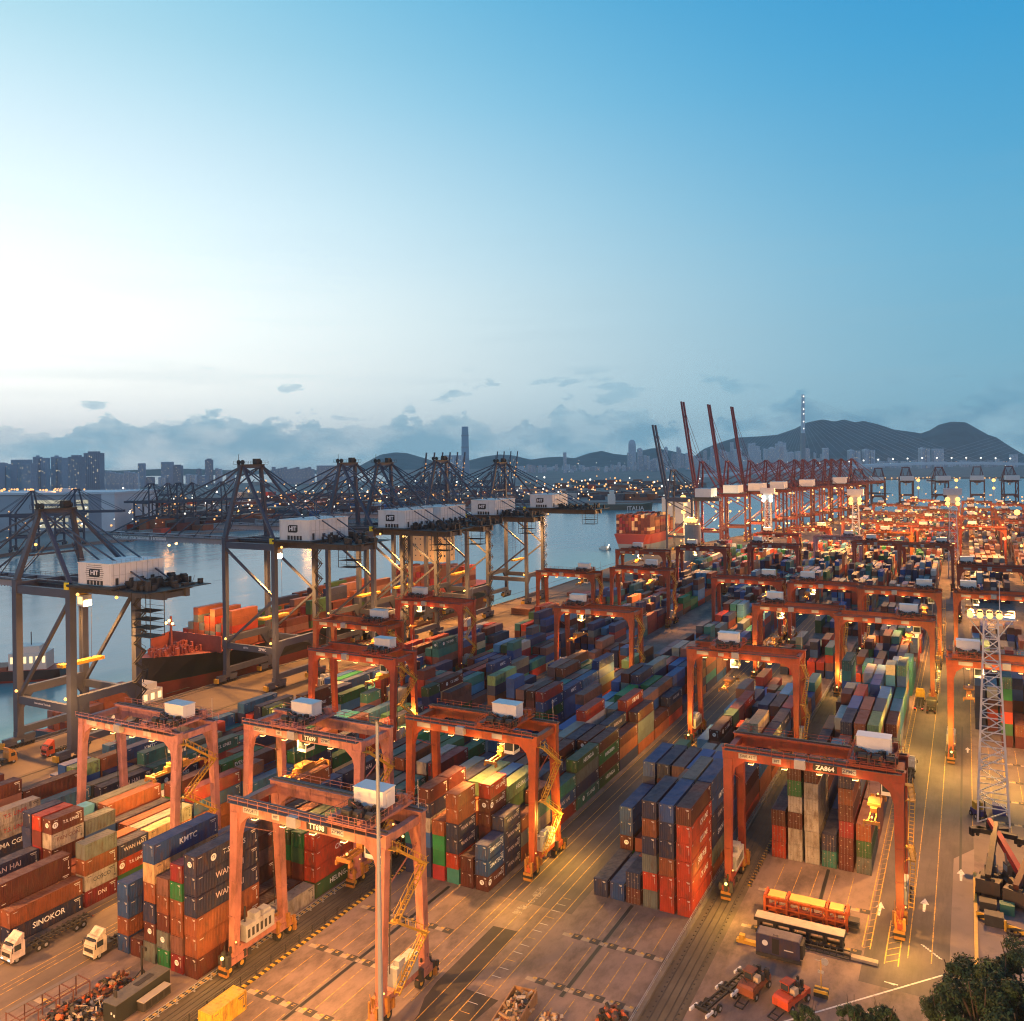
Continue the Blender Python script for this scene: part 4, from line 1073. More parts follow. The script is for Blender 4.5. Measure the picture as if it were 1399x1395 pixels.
    MB().bar((xa - 1.2 + 0, ya0 - 2.2, hg + (ha - hg) * .45), (xa - 1.2, ya1 + 2.2, hg + (ha - hg) * .45), .5).build('a_frame_tie', m_, t)
    if house:
        hx0, hx1 = X1 + 2.6, X1 + 15.0; hz = hg + 3.3; hm = MB().box(hx0, hx1, -.2, Wd - .5, hz, hz + 6.4).box(hx0 - .15, hx1 + .15, -.35, Wd - .35, hz + 6.4, hz + 6.6)
        ho = hm.build('machinery_house', white, t)
        if low: ho.scale = (1, .82, .84); ho.location = (0, .5, hz * .16)
        MB().box(hx0 - 2, hx1 + 2.5, -1.6, Wd + 1, hg + 2.75, hz - .02).build('house_platform', dark, t)
        if detail:
            xm = (hx0 + hx1) / 2 - (.6 if not low else 0); zm = hz + 3.7
            MB().prism([(xm - 2.0, zm - 1.2), (xm + 1.5, zm - 1.2), (xm + 2.0, zm - .8), (xm + 2.0, zm + 1.2), (xm - 1.5, zm + 1.2), (xm - 2.0, zm + .8)], 1, -.26, -.215).build('emblem', black, ho)
            text('lettering', 'HIT', (xm, -.29, zm), '-Y', 1.9, ho, (.78, .78, .8), .03)
            if low:
                ln_ = MB()
                for k in range(9): w = 3.6 - abs(k - 4) * .28; ln_.box(xm - w, xm + w, -.225, -.205, zm - 2.3 + k * .56, zm - 2.18 + k * .56)
                ln_.build('emblem_lines', black, ho)
            d = MB().box(hx1 + .005, hx1 + .05, 1.2, 2.2, hz + .2, hz + 2.3); 
            for k in range(3): d.box(hx1 + .005, hx1 + .06, 6 + k * 3.8, 7.4 + k * 3.8, hz + .8, hz + 1.9)
            for k in range(5): d.box(hx0 + 3.4 + k * 1.25, hx0 + 4.3 + k * 1.25, -.26, -.21, hz + .15, hz + 1.5)
            d.build('house_vent', dark, ho); rb_ = MB()
            for k in range(9): rb_.box(hx1 + .002, hx1 + .05, .6 + k * Wd / 9.6, .68 + k * Wd / 9.6, hz + .1, hz + 6.3)
            for k in range(5): rb_.box(hx0 + .3 + k * 2.9, hx0 + .36 + k * 2.9, -.225, -.2, hz + .1, hz + 6.3)
            rb_.box(hx1 + .002, hx1 + .06, -.1, Wd - .6, hz + 3.1, hz + 3.16).build('panel_joint', greyw, ho)
            hr_ = MB()
            for k in range(12): hr_.bar((hx1, .2 + k * Wd / 12.2, hz + 6.6), (hx1, .2 + k * Wd / 12.2, hz + 7.6), .06)
            for z in (7.1, 7.6): hr_.bar((hx1, 0, hz + z), (hx1, Wd - .6, hz + z), .06); hr_.bar((hx0, 0, hz + z), (hx1, 0, hz + z), .06)
            hr_.build('roof_railing', steel, ho)
            mc = MB(); q = random.Random(int(y0))
            for k in range(60):
                x, y = q.uniform(hx1 + 1, xe + 1), q.uniform(-.5, Wd * .9); a, b_, h = q.uniform(.3, 1.4), q.uniform(.3, 1.8), q.uniform(.3, 2.8); mc.box(x, x + a, y, y + b_, hg + 2.6, hg + 2.6 + h)
            for k in range(40): x, y = q.uniform(hx1, xe + 2), q.uniform(-1, Wd); mc.bar((x, y, hg + 2.6), (x + q.uniform(-2, 2), y + q.uniform(-3, 3), hg + 2.6 + q.uniform(0, 2)), .08)
            mc.box(hx1, xe + 2.5, -1.2, Wd * .95, hg + 2.55, hg + 2.72)
            struct(mc.build('winch_gear', dark, t), 'stuff')
            cg = MB()   # hanging service cage under the backreach
            for x in (xe - 5, xe + 1.5):
                for y in (.5, 4.5): cg.bar((x, y, hg + 2.6), (x, y, hg - 8 if low else hg - 4.5), .14)
            for z in ((-2, -4, -6, -8) if low else (-2.4, -4.5)):
                for y in (.5, 4.5): cg.bar((xe - 5, y, hg + z), (xe + 1.5, y, hg + z), .14); cg.bar((xe - 5, y, hg + z + 1), (xe + 1.5, y, hg + z + 1), .07)
                cg.box(xe - 5, xe + 1.5, .5, 4.5, hg + z - .05, hg + z)
            cg.build('service_cage', dark, t)
    tr = MB().box(-13, -6, yc - 4.2, yc + 4.2, hg - .9, hg - .2); cab = MB().box(-8.8, -6.4, yc - 1.6, yc + .9, hg - 4.1, hg - 1.2)
    trl = tr.build('trolley', yellow if detail else m_, t); cab.build('operator_cabin', white, trl)
    MB().box(-8.6, -6.6, yc - 1.64, yc - 1.59, hg - 3.6, hg - 1.6).build('cab_window', litwin, trl)
    if detail:
        rp = MB()
        for x in (-12, -7.5):
            for y in (-1.5, 1.5): rp.bar((x, yc + y, hg - .9), (x, yc + y, 22), .07)
        rp.build('hoist_rope', dark, trl)
        MB().box(-11.0, -8.5, yc - 6.1, yc + 6.1, 21.2, 22.0).build('spreader', yellow, trl)
        for x, y, z in ((X0 + 9, yc - 4.2, hg - .3), (X0 + 16, yc - 4.2, hg - .3), (X1 + 4, -.9, hg + 1.0), (X0 + .6, -.9, 15.0), (X1 - 1.2, -.9, 15.2), (X1 + 10, yc - 4, hg - .3), (X0 + 1.5, ya0 - .6, hg + 12)): lampball((x, y, z), .42, glow, 'floodlight', t)
        MB().box(X1 - .9, X1 - .4 + 1.0, -1.2, -.8, hg + 1.9, hg + 3.7).build('sign_board', mat_once('yellow_sign', (.75, .62, .03)), t)
    if stair:
        s_ = MB(); z = 5.0; k = 0; x = X1 + .9; yy = Wd
        while z < hg:
            a, b_ = (yy - 1.6, yy + 1.6) if k % 2 == 0 else (yy + 1.6, yy - 1.6)
            s_.bar((x, a, z), (x, b_, z + 2.6), .1, .35); s_.bar((x + .9, a, z), (x + .9, b_, z + 2.6), .1, .35); s_.bar((x + .9, a, z + 1.1), (x + .9, b_, z + 3.7), .08); s_.box(x - .1, x + 1.0, b_ - .6, b_ + .6, z + 2.55, z + 2.65); z += 2.6; k += 1
        s_.build('staircase', dark, t)
    return t
def mat_once(name, c, **k): return MATS.get(name) or mat(name, c, **k)
cr = make_sts('quay_crane', 'dark low quay crane at the left edge with white HIT house', 136.8, 19.0, 40.8, 61.5, hitgrey, boomlen=60, back=27, low=True, leg=1.75, group='grey quayside cranes')
q2 = make_sts('quay_crane', 'nearest tall grey quay crane with HIT house and long boom', 208.2, 19.5, 45.6, 72.6, hitgrey)
text('lettering', 'Hongkong International Terminals', (-22 - 50, 9.75 - 3.4 - .6, 46.9), '-Y', 2.1, q2, (.95, .92, .95), .03)
for c_, (s_, x, sz) in enumerate((('ZPMC', -5.2, 1.3), ('60TN', -12.5, .9))): text('lettering', s_, (x, -.62, 12.7), '-Y', sz, q2, (.75, .75, .78), .03)
text('lettering', 'International Terminals', (-11, -.62, 12.7), '-Y', .7, cr, (.7, .7, .75), .02)
for y0, lab, hh in ((260.5, 'second tall grey quay crane counted from the near one', 72.8), (284.8, 'third tall grey quay crane, close behind the second', 72.6), (329.0, 'tall grey quay crane right of the middle pair', 73.4), (387.5, 'farthest grey quay crane standing by open water', 72.0)):
    make_sts('quay_crane', lab, y0, 19.0, 45.6 if y0 < 300 else 46.2, hh, hitgrey, boomlen=68, back=31 if y0 < 350 else 36)
# red cranes down the quay
RED = [(905, 735, 640, None, 'dark quay crane with its boom raised beside the moored ship', 'dark', 44), (962, 742, 760, 78, 'red quay crane with the tallest raised boom', 'red', 45), (1004, 736, 812, 79, 'red quay crane with the second raised boom', 'red', 45), (1032, 733, 850, 79, 'red quay crane with the third raised boom', 'red', 45)]
def qx(y): return float(np.interp(y, [e[1] for e in EDGE[:9]], [e[0] for e in EDGE[:9]]))
redsp = [(648, 80, 'dark quay crane with raised boom beside the red-hulled ship', hitgrey, 60), (700, 82, 'red quay crane with the tallest raised boom', redcrane, 80), (752, 82, 'red quay crane with the second raised boom', redcrane, 80), (800, 82, 'red quay crane with the third raised boom', redcrane, 80)]
for y_, bm, lab, mm, bl in redsp: make_sts('quay_crane', lab, y_, 18, 40 if mm is hitgrey else 41, 64 if mm is hitgrey else 70, mm, boom=bm, boomlen=bl, back=20, xl=qx(y_) + 27, gauge=20, detail=False, stair=False, group='red quayside cranes')
for k, y_ in enumerate((838, 872, 912, 936, 968, 1004, 1026, 1060, 1100)):
    make_sts('quay_crane', f'far red quay crane with lowered boom, {ORD[k]} beyond the raised booms', y_, 18, 41, 70, redcrane, boomlen=55, back=20, xl=qx(y_) + 27, gauge=20, detail=False, stair=False, house=k in (1, 4), group='red quayside cranes')
# hatch covers and gear set down on the quay apron
hcov = mat('hatch_cover_paint', (.16, .06, .04), rough=.7, noise=.3, nscale=.4)
for k, (x, y, n) in enumerate(((-187, 168, 2), (-189, 232, 1), (-186, 250, 3), (-190, 300, 2), (-186, 318, 1), (-188, 360, 3), (-186, 420, 2), (-190, 480, 2))):
    t_ = thing('hatch_cover_pile', f'pile of {("one", "two", "three")[n - 1]} rust-brown ship hatch covers on the quay apron, {ORD[k]} from the near end', 'hatch covers', (x, y, 0), 0, 'hatch covers on the apron')
    for j in range(n):
        m = MB().box(-5, 5, 0, 12, .15 + j * 1.0, .95 + j * 1.0)
        for q_ in range(5): m.box(-5.1, 5.1, .6 + q_ * 2.6, .8 + q_ * 2.6, .1 + j * 1.0, 1.0 + j * 1.0)
        m.build('hatch_cover', hcov, t_)
# ---------------------------------------------------------------- light masts
mastm = mat('mast_steel', (.55, .55, .58), rough=.45, metal=.2, noise=.1)
def lattice(t, H, w0, w1, seg, th=.22, z0=0):
    cs = lambda z: (w0 + (w1 - w0) * z / H) / 2
    for sx, sy in ((-1, -1), (1, -1), (1, 1), (-1, 1)): MB().bar((sx * w0 / 2, sy * w0 / 2, z0), (sx * w1 / 2, sy * w1 / 2, H), th, th, 0, th * .8, th * .8).build('leg', mastm, t)
    b = MB(); hs = [z0 + (H - z0) * (1 - (1 - i / seg) ** 1.15) for i in range(seg + 1)]
    for k, (a, c) in enumerate(zip(hs, hs[1:])):
        wa, wc = cs(a), cs(c)
        for (ax, ay), (bx, by) in (((-1, -1), (1, -1)), ((1, -1), (1, 1)), ((1, 1), (-1, 1)), ((-1, 1), (-1, -1))):
            if k % 2: ax, ay, bx, by = bx, by, ax, ay
            b.bar((ax * wa, ay * wa, a), (bx * wc, by * wc, c), th * .55); b.bar((-wc * 1, ay * wc, c) if ay == by else (ax * wc, -wc, c), (wc, by * wc, c) if ay == by else (ax * wc, wc, c), th * .5)
    b.build('lattice_bracing', mastm, t)
t = thing('floodlight_mast', 'tall white lattice mast with glaring floodlights at the right edge', 'light mast', (4.0, 197.0, 0)); lattice(t, 40.5, 5.6, 2.4, 15, .34)
pl = MB().box(-4.2, 4.2, -1.8, 1.8, 40.5, 40.7)
for y in (-1.8, 1.8):
    for z in (41.2, 41.8): pl.bar((-4.2, y, z), (4.2, y, z), .07)
for x in (-4.2, -2.1, 0, 2.1, 4.2):
    for y in (-1.8, 1.8): pl.bar((x, y, 40.7), (x, y, 41.8), .07)
for s in (-1, 1): pl.bar((s * 1.2, 0, 36.5), (s * 4.0, 0, 40.5), .2)
pl.build('platform', mastm, t); MB().cyl((1.6, .8, 40.7), (1.6, .8, 48), .1, 6, 0, .05).bar((1.6, .8, 48), (.2, .8, 48.2), .1).build('antenna', mastm, t)
for k in range(8):
    f = MB().box(-.45, .45, -.3, .3, -.3, .35).build('floodlight', dark, t, (-3.6 + (k % 4) * 1.7, -1.5 if k < 4 else 1.5, 41.3)); MB().ball((0, -.4 if k < 4 else .4, 0), .62, 10).build('lamp_glass', biglamp, f)
def far_mast(px, py, H, label, glow_m, two=False):
    p = gp(px, py); t = thing('floodlight_mast', label, 'light mast', p, group='floodlight masts'); lattice(t, H, 5.6, 3.4, 9, .45)
    MB().box(-5, 5, -2, 2, H + 4.5, H + 8.5).box(-3, 3, -1, 1, H, H + 4.5).build('head_frame', mastm, t)
    for k in range(4): lampball((-2.7 + k % 2 * 5.4, -2.4, H - .5 + (k // 2) * 2.6), 1.35, glow_m, 'lamp', t)
    return Vector((p.x, p.y, H))
FM = [far_mast(1303, 790, 45, 'lattice light mast glaring orange in the right distance', biglamp), far_mast(1170, 775, 43, 'lattice light mast glaring orange above the pink gantry', biglamp), far_mast(1050, 760, 42, 'lattice light mast with one cold greenish lamp', glow_w)]
p = gp(947, 782); t = thing('light_tower', 'fat grey concrete tower with a glaring lamp on top', 'light tower', p); MB().cyl((0, 0, 0), (0, 0, 31), 5.2, 20).cyl((0, 0, 31), (0, 0, 34), 3.4, 16).build('shaft', mat('tower_concrete', (.35, .30, .26), noise=.2, nscale=.2), t)
for k in range(7): lampball((-3 + k, -4.6, 33.5 + (k % 2) * 1.2), 1.3, biglamp, 'lamp', t)
FM.append(Vector((p.x, p.y, 36)))
p = gp(521, 1436); t = thing('lamp_pole', 'tall slim blue-grey pole standing right in front of crane TT698', 'pole', p)
ztop = CAM_H - (985 - 631.4) * (p.x * _f.x + p.y * _f.y) / CAM_F
MB().cyl((0, 0, 0), (0, 0, ztop), .34, 12, 0, .2).build('shaft', mat('pole_paint', (.16, .19, .25), rough=.35), t); MB().cyl((0, 0, ztop), (0, 0, ztop + .25), .3, 10).box(-.9, .9, -.12, .12, ztop - .35, ztop - .1).build('head_ring', dark, t)
for k, (px, py) in enumerate(((1205, 690), (1255, 692), (1307, 692), (1358, 693), (935, 752), (1390, 740), (612, 716), (520, 712))):
    p = gp(px, py); H = CAM_H - ((656 if k < 4 else 680 if k == 4 else 700 if k == 5 else 672) - (CAM_Y0 - (px - 699.5) * .01307)) * (p.x * _f.x + p.y * _f.y) / CAM_F
    t = thing('floodlight_mast', f'distant slim light mast with two orange lamps, {ORD[k]} of the far ones', 'light mast', p, group='distant light masts'); MB().cyl((0, 0, 0), (0, 0, H), .6, 8, 0, .4).build('shaft', mastm, t)
    for z in (0, -11): lampball((0, -1, H + z), 2.5 if z == 0 else 2.0, biglamp, 'lamp', t)
# ---------------------------------------------------------------- trucks and yard machines
tyre_me = MB().cyl((-.17, 0, 0), (.17, 0, 0), .52, 14).cyl((-.19, 0, 0), (.19, 0, 0), .26, 10, 1).mesh('wheel', [rubber, steel])
def truck(name, label, loc, rz, cab=(.62, .60, .55), trailer=True, load=None, lights=None, cat='truck'):
    """front looks along local -Y"""
    t = thing(name, label, cat, loc, rz, 'trucks on the yard roads')
    c = MB().prism([(0.0, .7), (2.2, .7), (2.2, 2.9), (1.9, 3.35), (.75, 3.2), (.12, 2.1)], 0, -1.2, 1.2).box(-1.22, 1.22, -.06, .5, .45, 1.1)
    cb = c.build('cab', paint, t, None, cab); MB().quad((-1.08, .10, 2.05), (1.08, .10, 2.05), (1.02, .62, 2.98), (-1.02, .62, 2.98)).box(-1.23, -1.205, .55, 1.6, 1.85, 2.7).box(1.205, 1.23, .55, 1.6, 1.85, 2.7).build('window', glass, cb)
    MB().prism([(1.0, 3.3), (2.15, 3.25), (2.15, 3.95), (1.9, 4.0)], 0, -1.1, 1.1).build('wind_deflector', paint, cb, None, cab)
    MB().box(-.95, .95, -.03, .0, 1.2, 1.75).box(-1.15, 1.15, -.1, -.05, .45, .68).box(-1.1, 1.1, -.02, .3, 2.98, 3.06).build('grille', dark, cb)
    for s in (-1, 1): MB().box(s * .85 - .2, s * .85 + .2, -.09, -.05, .72, .92).build('headlight', glow_w if lights == 'front' else white, cb); MB().bar((s * 1.2, .3, 2.5), (s * 1.5, .1, 2.4), .06).box(s * 1.5 - .08, s * 1.5 + .08, .05, .12, 1.9, 2.6).build('mirror', dark, cb)
    L_ = 13.5 if trailer else 6.0
    ch = MB().box(-.5, -.3, 1.6, L_, .95, 1.25).box(.3, .5, 1.6, L_, .95, 1.25)
    for k in range(int(L_)): ch.box(-1.1, 1.1, 2.4 + k * .9, 2.6 + k * .9, 1.0, 1.2) if 2.6 + k * .9 < L_ else None
    ch.box(-1.0, 1.0, 2.4, 3.4, .6, 1.5)
    chs = ch.build('chassis', dark, t)
    for y in ([.95, 4.4, 5.5] + ([10.6, 11.8] if trailer else [])):
        for s in (-1, 1): link('wheel', tyre_me, t, (s * 1.02, y, .52))
    for s in (-1, 1): MB().box(s * .95 - .2, s * .95 + .2, L_, L_ + .05, .95, 1.12).build('tail_light', glow_r if lights == 'rear' else mat_once('red_lens', (.3, .02, .02)), chs)
    if load:
        c = dict(x=loc[0], y=loc[1], z=loc[2] + 1.3, L=12.19, H=2.59, c=load[0], logo='', door=False, blk='A', bay=0, col=0, tier=1, n=1)
        o = container(c, load[1], group='containers on trucks'); o.rotation_euler = (0, 0, rz); d = Vector((0, 1.5, 0)); d.rotate(Matrix.Rotation(rz, 3, 'Z')); o.location = Vector(loc) + d + Vector((0, 0, 1.27))
    return t
p = gp(121, 1312); truck('terminal_truck', 'cream truck with raised roof fairing stopped beside the left front stack', p, 0, (.60, .52, .38), trailer=True)
p = gp(8, 1318); truck('terminal_truck', 'white truck driving with headlamps lit at the left edge', p, 0, (.60, .50, .45), lights='front')
p = gp(1239, 1078); truck('terminal_truck', 'white truck with dark chassis right of gantry ZA864, tail lamps lit', (p.x, p.y + 13, 0), PI, (.55, .55, .53), lights='rear')
p = gp(1255, 972); truck('terminal_truck', 'yellow truck seen from behind beside the multicoloured door-end stacks', (p.x, p.y + 13, 0), PI, (.60, .36, .03), lights='rear', trailer=True)
p = gp(1272, 976); truck('terminal_truck', 'dark tractor truck following the leg of the bright gantry', (p.x, p.y + 6, 0), PI, (.05, .05, .06), trailer=False)
p = gp(1281, 915); truck('terminal_truck', 'small dark tractor truck far along the right road', (p.x, p.y + 6, 0), PI, (.3, .25, .2), trailer=False)
p = gp(1052, 892); truck('terminal_truck', 'white truck lit yellow under the mid-yard gantry with yellow leg', p, 0, (.62, .6, .5))
for k, (px, py, cc) in enumerate(((60, 1035, (.5, .08, .03)), (20, 1040, (.4, .2, .05)), (480, 945, (.55, .45, .2)), (455, 935, (.5, .3, .1)), (150, 1000, (.6, .6, .6)))):
    p = gp(px, py); truck('terminal_truck', ['red truck under the low quay crane', 'brown truck at the left edge of the quay road', 'yellow truck on the quay road behind the red gantry', 'orange truck waiting on the quay road', 'white truck below the low quay crane'][k], p, PI if k % 2 else 0, cc, trailer=k < 2)
# equipment in front of the door-end stacks (laid across the rows)
def across(px, py): return gp(px, py)
p = gp(1044, 1247); t = thing('spreader_rack', 'bright orange spreader frame with three yellow top panels on the ground', 'crane spreader', (p.x, p.y, 0)); LL = 12.6
m = MB()
for y in (0, 2.4):
    for z in (.15, 1.3, 2.7): m.bar((0, y, z), (LL, y, z), .22)
    for k in range(8): m.bar((k * LL / 7, y, 0), (k * LL / 7, y, 2.8), .2); 
    for k in range(7): m.bar((k * LL / 7, y, .15), ((k + 1) * LL / 7, y, 1.3), .1)
for k in range(8): m.bar((k * LL / 7, 0, 2.7), (k * LL / 7, 2.4, 2.7), .18); m.bar((k * LL / 7, 0, .15), (k * LL / 7, 2.4, .15), .18)
for x in (0, 3.4, 9.4, LL - .3): m.box(x, x + .3, -.15, 2.55, 0, 3.1)
m.box(.5, LL - .5, .5, 1.9, .3, .9); m.build('frame', paint, t, None, (.55, .10, .02))
for a, b_ in ((.6, 3.2), (3.9, 9.2), (9.9, LL - .6)): MB().box(a, b_, .1, 2.3, 2.85, 3.0).build('top_panel', mat_once('panel_yellow', (.62, .38, .10), noise=.1), t)
MB().box(LL, LL + 1.6, .4, 2.0, .6, .9).box(LL, LL + 1.6, .4, 2.0, 1.4, 1.6).build('end_beam', dark, t)
p = gp(1030, 1273); t = thing('flat_rack', 'long dark flat rack with pale deck lying in front of the orange frame', 'flat rack', (p.x, p.y, 0))
m = MB().box(0, 13.2, 0, 2.4, 1.9, 2.35)
for k in range(6): m.box(.5 + k * 2.4, .9 + k * 2.4, .1, 2.3, .0, 1.9)
m.box(.2, 13, .1, .4, 0, .4).box(.2, 13, 2.0, 2.3, 0, .4); m.build('frame', black, t); MB().box(.1, 13.1, .1, 2.3, 2.35, 2.42).build('deck', mat_once('pale_deck', (.42, .34, .27), noise=.2), t)
p = gp(1033, 1308); t = thing('power_unit', 'navy box-shaped power unit with round white emblem among the parked machines', 'generator', (p.x, p.y, 0))
MB().box(0, 6.2, 0, 2.4, 1.0, 3.6).box(2.3, 3.3, -.03, 0, 1.2, 3.4, 1).box(5.9, 6.6, .2, 2.2, 1.2, 3.2, 1).build('housing', [paint, black], t, None, (.03, .03, .075))
MB().box(.2, 6.0, .1, 2.3, 3.6, 3.68).box(2.4, 3.2, .4, 1.2, 3.68, 3.8, 0).build('roof', mat_once('dusty_roof', (.16, .13, .12), noise=.2), t); o = link('emblem', disc_me, t, (1.3, -.01, 2.5), (.6, .6, .6)); o.rotation_euler = (PI / 2, 0, 0)
MB().box(4.0, 5.3, -.02, 0, 2.0, 2.15).build('marking', letter, t, None, (.5, .5, .5)); MB().box(0, 6.4, -.1, .2, .5, 1.0).box(0, 6.4, 2.2, 2.5, .5, 1.0).build('skid', dark, t)
p = gp(1098, 1296); t = thing('steel_beam', 'long dark truss beam lying right of the navy power unit', 'beam', (p.x, p.y, 0), -.02); m = MB()
for y in (0, 1.0):
    for z in (.1, .8): m.bar((0, y, z), (6.5, y, z), .16)
for k in range(8): m.bar((k * .92, 0, .1), (k * .92, 1, .8), .1); m.bar((k * .92, 0, .8), (k * .92, 1, .8), .1)
m.build('truss', dark, t); MB().box(6.6, 10.2, .1, 1.1, .1, .5).build('end_plate', patchm, t)
p = gp(1006, 1287); MBx = MB().box(0, 5.5, 0, .8, 0, .5).box(.4, 1.2, .0, .8, .5, 1.2).build('stacking_beam', yellow, None, (p.x, p.y, 0)); tag(MBx, 'yellow steel beam on the ground left of the navy power unit', 'beam')
p = gp(958, 1392); t = thing('chassis_trailer', 'black skeletal container trailer parked alone', 'trailer', (p.x, p.y, 0), R(-17)); m = MB().box(-.55, -.35, 0, 11.5, .95, 1.25).box(.35, .55, 0, 11.5, .95, 1.25)
for k in range(13): m.box(-.5, .5, k * .93, k * .93 + .18, 1.0, 1.2)
for y in (.1, 6.0, 11.0): m.box(-1.2, 1.2, y, y + .35, .95, 1.3)
m.build('frame', black, t)
for y in (1.6, 2.8, 6.8, 7.8):
    for s in (-1, 1): link('wheel', tyre_me, t, (s * 1.0, y, .52))
for y in (.0, 6.3, 11.2):
    for s in (-1, 1): MB().box(s * 1.2 - .12, s * 1.2 + .12, y - .8, y + .9, .9, 1.25).build('corner_lock', white, t)
def machine(label, px, py, rz, colr, seed):
    p = gp(px, py); t = thing('terminal_tractor', label, 'yard tractor', (p.x, p.y, 0), rz, 'orange yard tractors'); q = random.Random(seed)
    MB().box(-1.2, 1.2, 0, 1.6, .7, 1.7).prism([(0, 1.7), (1.4, 1.7), (1.4, 2.1), (.3, 2.0)], 0, -1.1, 1.1).box(-.6, .6, 1.6, 5.4, .7, 1.2).box(-1.1, 1.1, 4.6, 5.6, .8, 1.6).box(-1.15, -.75, 1.6, 4.6, 1.0, 1.5).box(.75, 1.15, 1.6, 4.6, 1.0, 1.5).build('body', paint, t, None, colr)
    cb = MB().box(-1.0, .2, 1.7, 3.2, 1.5, 3.0).box(-1.1, .3, 1.6, 3.3, 3.0, 3.12).build('cab', paint, t, None, tuple(v * .8 for v in colr)); MB().box(-.95, .15, 1.68, 1.7, 2.1, 2.9).box(.2, .22, 1.8, 3.1, 2.1, 2.9).build('window', glass, cb)
    g_ = MB()
    for k in range(16): x, y = q.uniform(-1.1, .8), q.uniform(3.2, 5.2); a = q.uniform(.2, .6); g_.box(x, x + a, y, y + a, 1.2, 1.5 + q.uniform(0, 1.4))
    for k in range(8): g_.bar((q.uniform(-1, 1), q.uniform(0, 5), 1.4), (q.uniform(-1, 1), q.uniform(0, 5), q.uniform(1.6, 2.8)), .08)
    g_.build('engine', dark, t); MB().box(-.3, .9, 2.0, 3.0, 1.7, 2.5).build('tank', mat_once('cream_tank', (.55, .42, .28)), t)
    for y in (.9, 4.8):
        for s in (-1, 1): link('wheel', tyre_me, t, (s * 1.1, y, .55))
    MB().bar((-.6, -.1, .4), (-.6, -2.0, .12), .12).bar((.6, -.1, .4), (.6, -2.0, .12), .12).bar((-.6, -2.0, .12), (.6, -2.0, .12), .12).bar((-.6, -1.1, .25), (.6, -1.1, .25), .1).build('drawbar', black, t)
    return t
machine('dull orange-brown yard tractor parked beside the black trailer', 1018, 1368, R(-14), (.26, .075, .03), 4); machine('bright red-orange yard tractor parked nearest the striped post', 1066, 1384, R(-22), (.52, .07, .02), 9)
p = gp(1122, 1360); t = thing('sign_post', 'thin post on a black and yellow striped block beside the red-orange tractor', 'sign', (p.x, p.y, 0)); MB().box(-.9, .9, -.6, .6, 0, .9).build('base_block', hazard, t); MB().cyl((0, 0, .9), (0, 0, 4.8), .07, 8).build('post', yellow, t); MB().box(-.4, .4, -.05, .05, 3.0, 3.4).build('sign_plate', steel, t); MB().cyl((.5, 0, 4.7), (.5, .08, 4.7), .5, 12).bar((-.8, 0, 4.7), (.5, 0, 4.7), .06).build('mirror', steel, t)
# bottom left: skip frames, dark site boxes, scrap
p = gp(18, 1420); t = thing('machine_shelter', 'open steel shelter crammed with rusty machine parts at the bottom left', 'shelter', (p.x, p.y, 0), R(-3)); m = MB(); LL = 9.5
for x in (-1.6, 1.6):
    for k in range(5): m.bar((x, k * LL / 4, 0), (x, k * LL / 4, 3.0), .12)
    m.bar((x, 0, 3.0), (x, LL, 3.0), .14); m.bar((x, 0, 1.5), (x, LL, 1.5), .08)
for k in range(5): m.bar((-1.6, k * LL / 4, 3.0), (1.6, k * LL / 4, 3.0), .12)
m.build('frame', mat_once('rusty_steel', (.13, .05, .035), noise=.3), t); MB().box(-1.7, -1.0, -.1, LL + .1, 3.05, 3.12).build('roof_sheet', mat_once('grey_sheet', (.13, .11, .10)), t)
def heap(name, label, cat, loc, rz, sx, sy, h, n, seed, cols, base=None):
    q = random.Random(seed); t = thing(name, label, cat, loc, rz); per = {}
    for k in range(n):
        mm = q.choice(cols); b = per.setdefault(mm.name, (MB(), mm))[0]; r_ = abs(q.gauss(0, .45)); x, y = q.uniform(-sx, sx), q.uniform(-sy, sy); zz = h * max(.05, 1 - (abs(x) / sx) ** 2 * .6 - (abs(y) / sy) ** 2 * .5) * q.uniform(.2, 1)
        c = Vector((x, y, zz)); d = Vector((q.uniform(-1, 1), q.uniform(-1, 1), q.uniform(-.7, .7))).normalized() * q.uniform(.2, .75); kind = q.random()
        if kind < .5: b.bar(c - d, c + d, q.uniform(.06, .5), q.uniform(.06, .4))
        elif kind < .8: b.bar(c - d * .4, c + d * .4, q.uniform(.3, .9), q.uniform(.1, .6))
        else: b.cyl(c - d * .3, c + d * .3, q.uniform(.15, .5), 8)
    for nm, (b, mm) in per.items(): struct(b.build('scrap', mm, t), 'stuff')
    if base: MB().box(-sx - .2, -sx, -sy, sy, 0, base).box(sx, sx + .2, -sy, sy, 0, base).box(-sx - .2, sx + .2, -sy - .2, -sy, 0, base).box(-sx - .2, sx + .2, sy, sy + .2, 0, base).build('skip_wall', mat_once('skip_paint', (.30, .16, .07), noise=.3), t)
    return t
rusty = MATS['rusty_steel']; orp = mat('orange_scrap', (.45, .10, .03), noise=.3); pale = mat('pale_scrap', (.42, .36, .30), noise=.3); tan = mat('tan_scrap', (.30, .20, .12), noise=.3); blu = mat('blue_scrap', (.04, .05, .10))
p = gp(62, 1408); heap('scrap_heap', 'jumble of dark and orange machine parts inside the steel shelter', 'scrap', (p.x, p.y + 2, 0), 0, 1.5, 4.4, 1.9, 130, 2, [dark, dark, rusty, orp, blu, black])
p = gp(112, 1392); heap('scrap_heap', 'dark pile of tyres and machine parts right of the steel shelter', 'scrap', (p.x, p.y, 0), 0, 2.2, 3.4, 1.7, 130, 5, [dark, black, rusty, blu, pale])
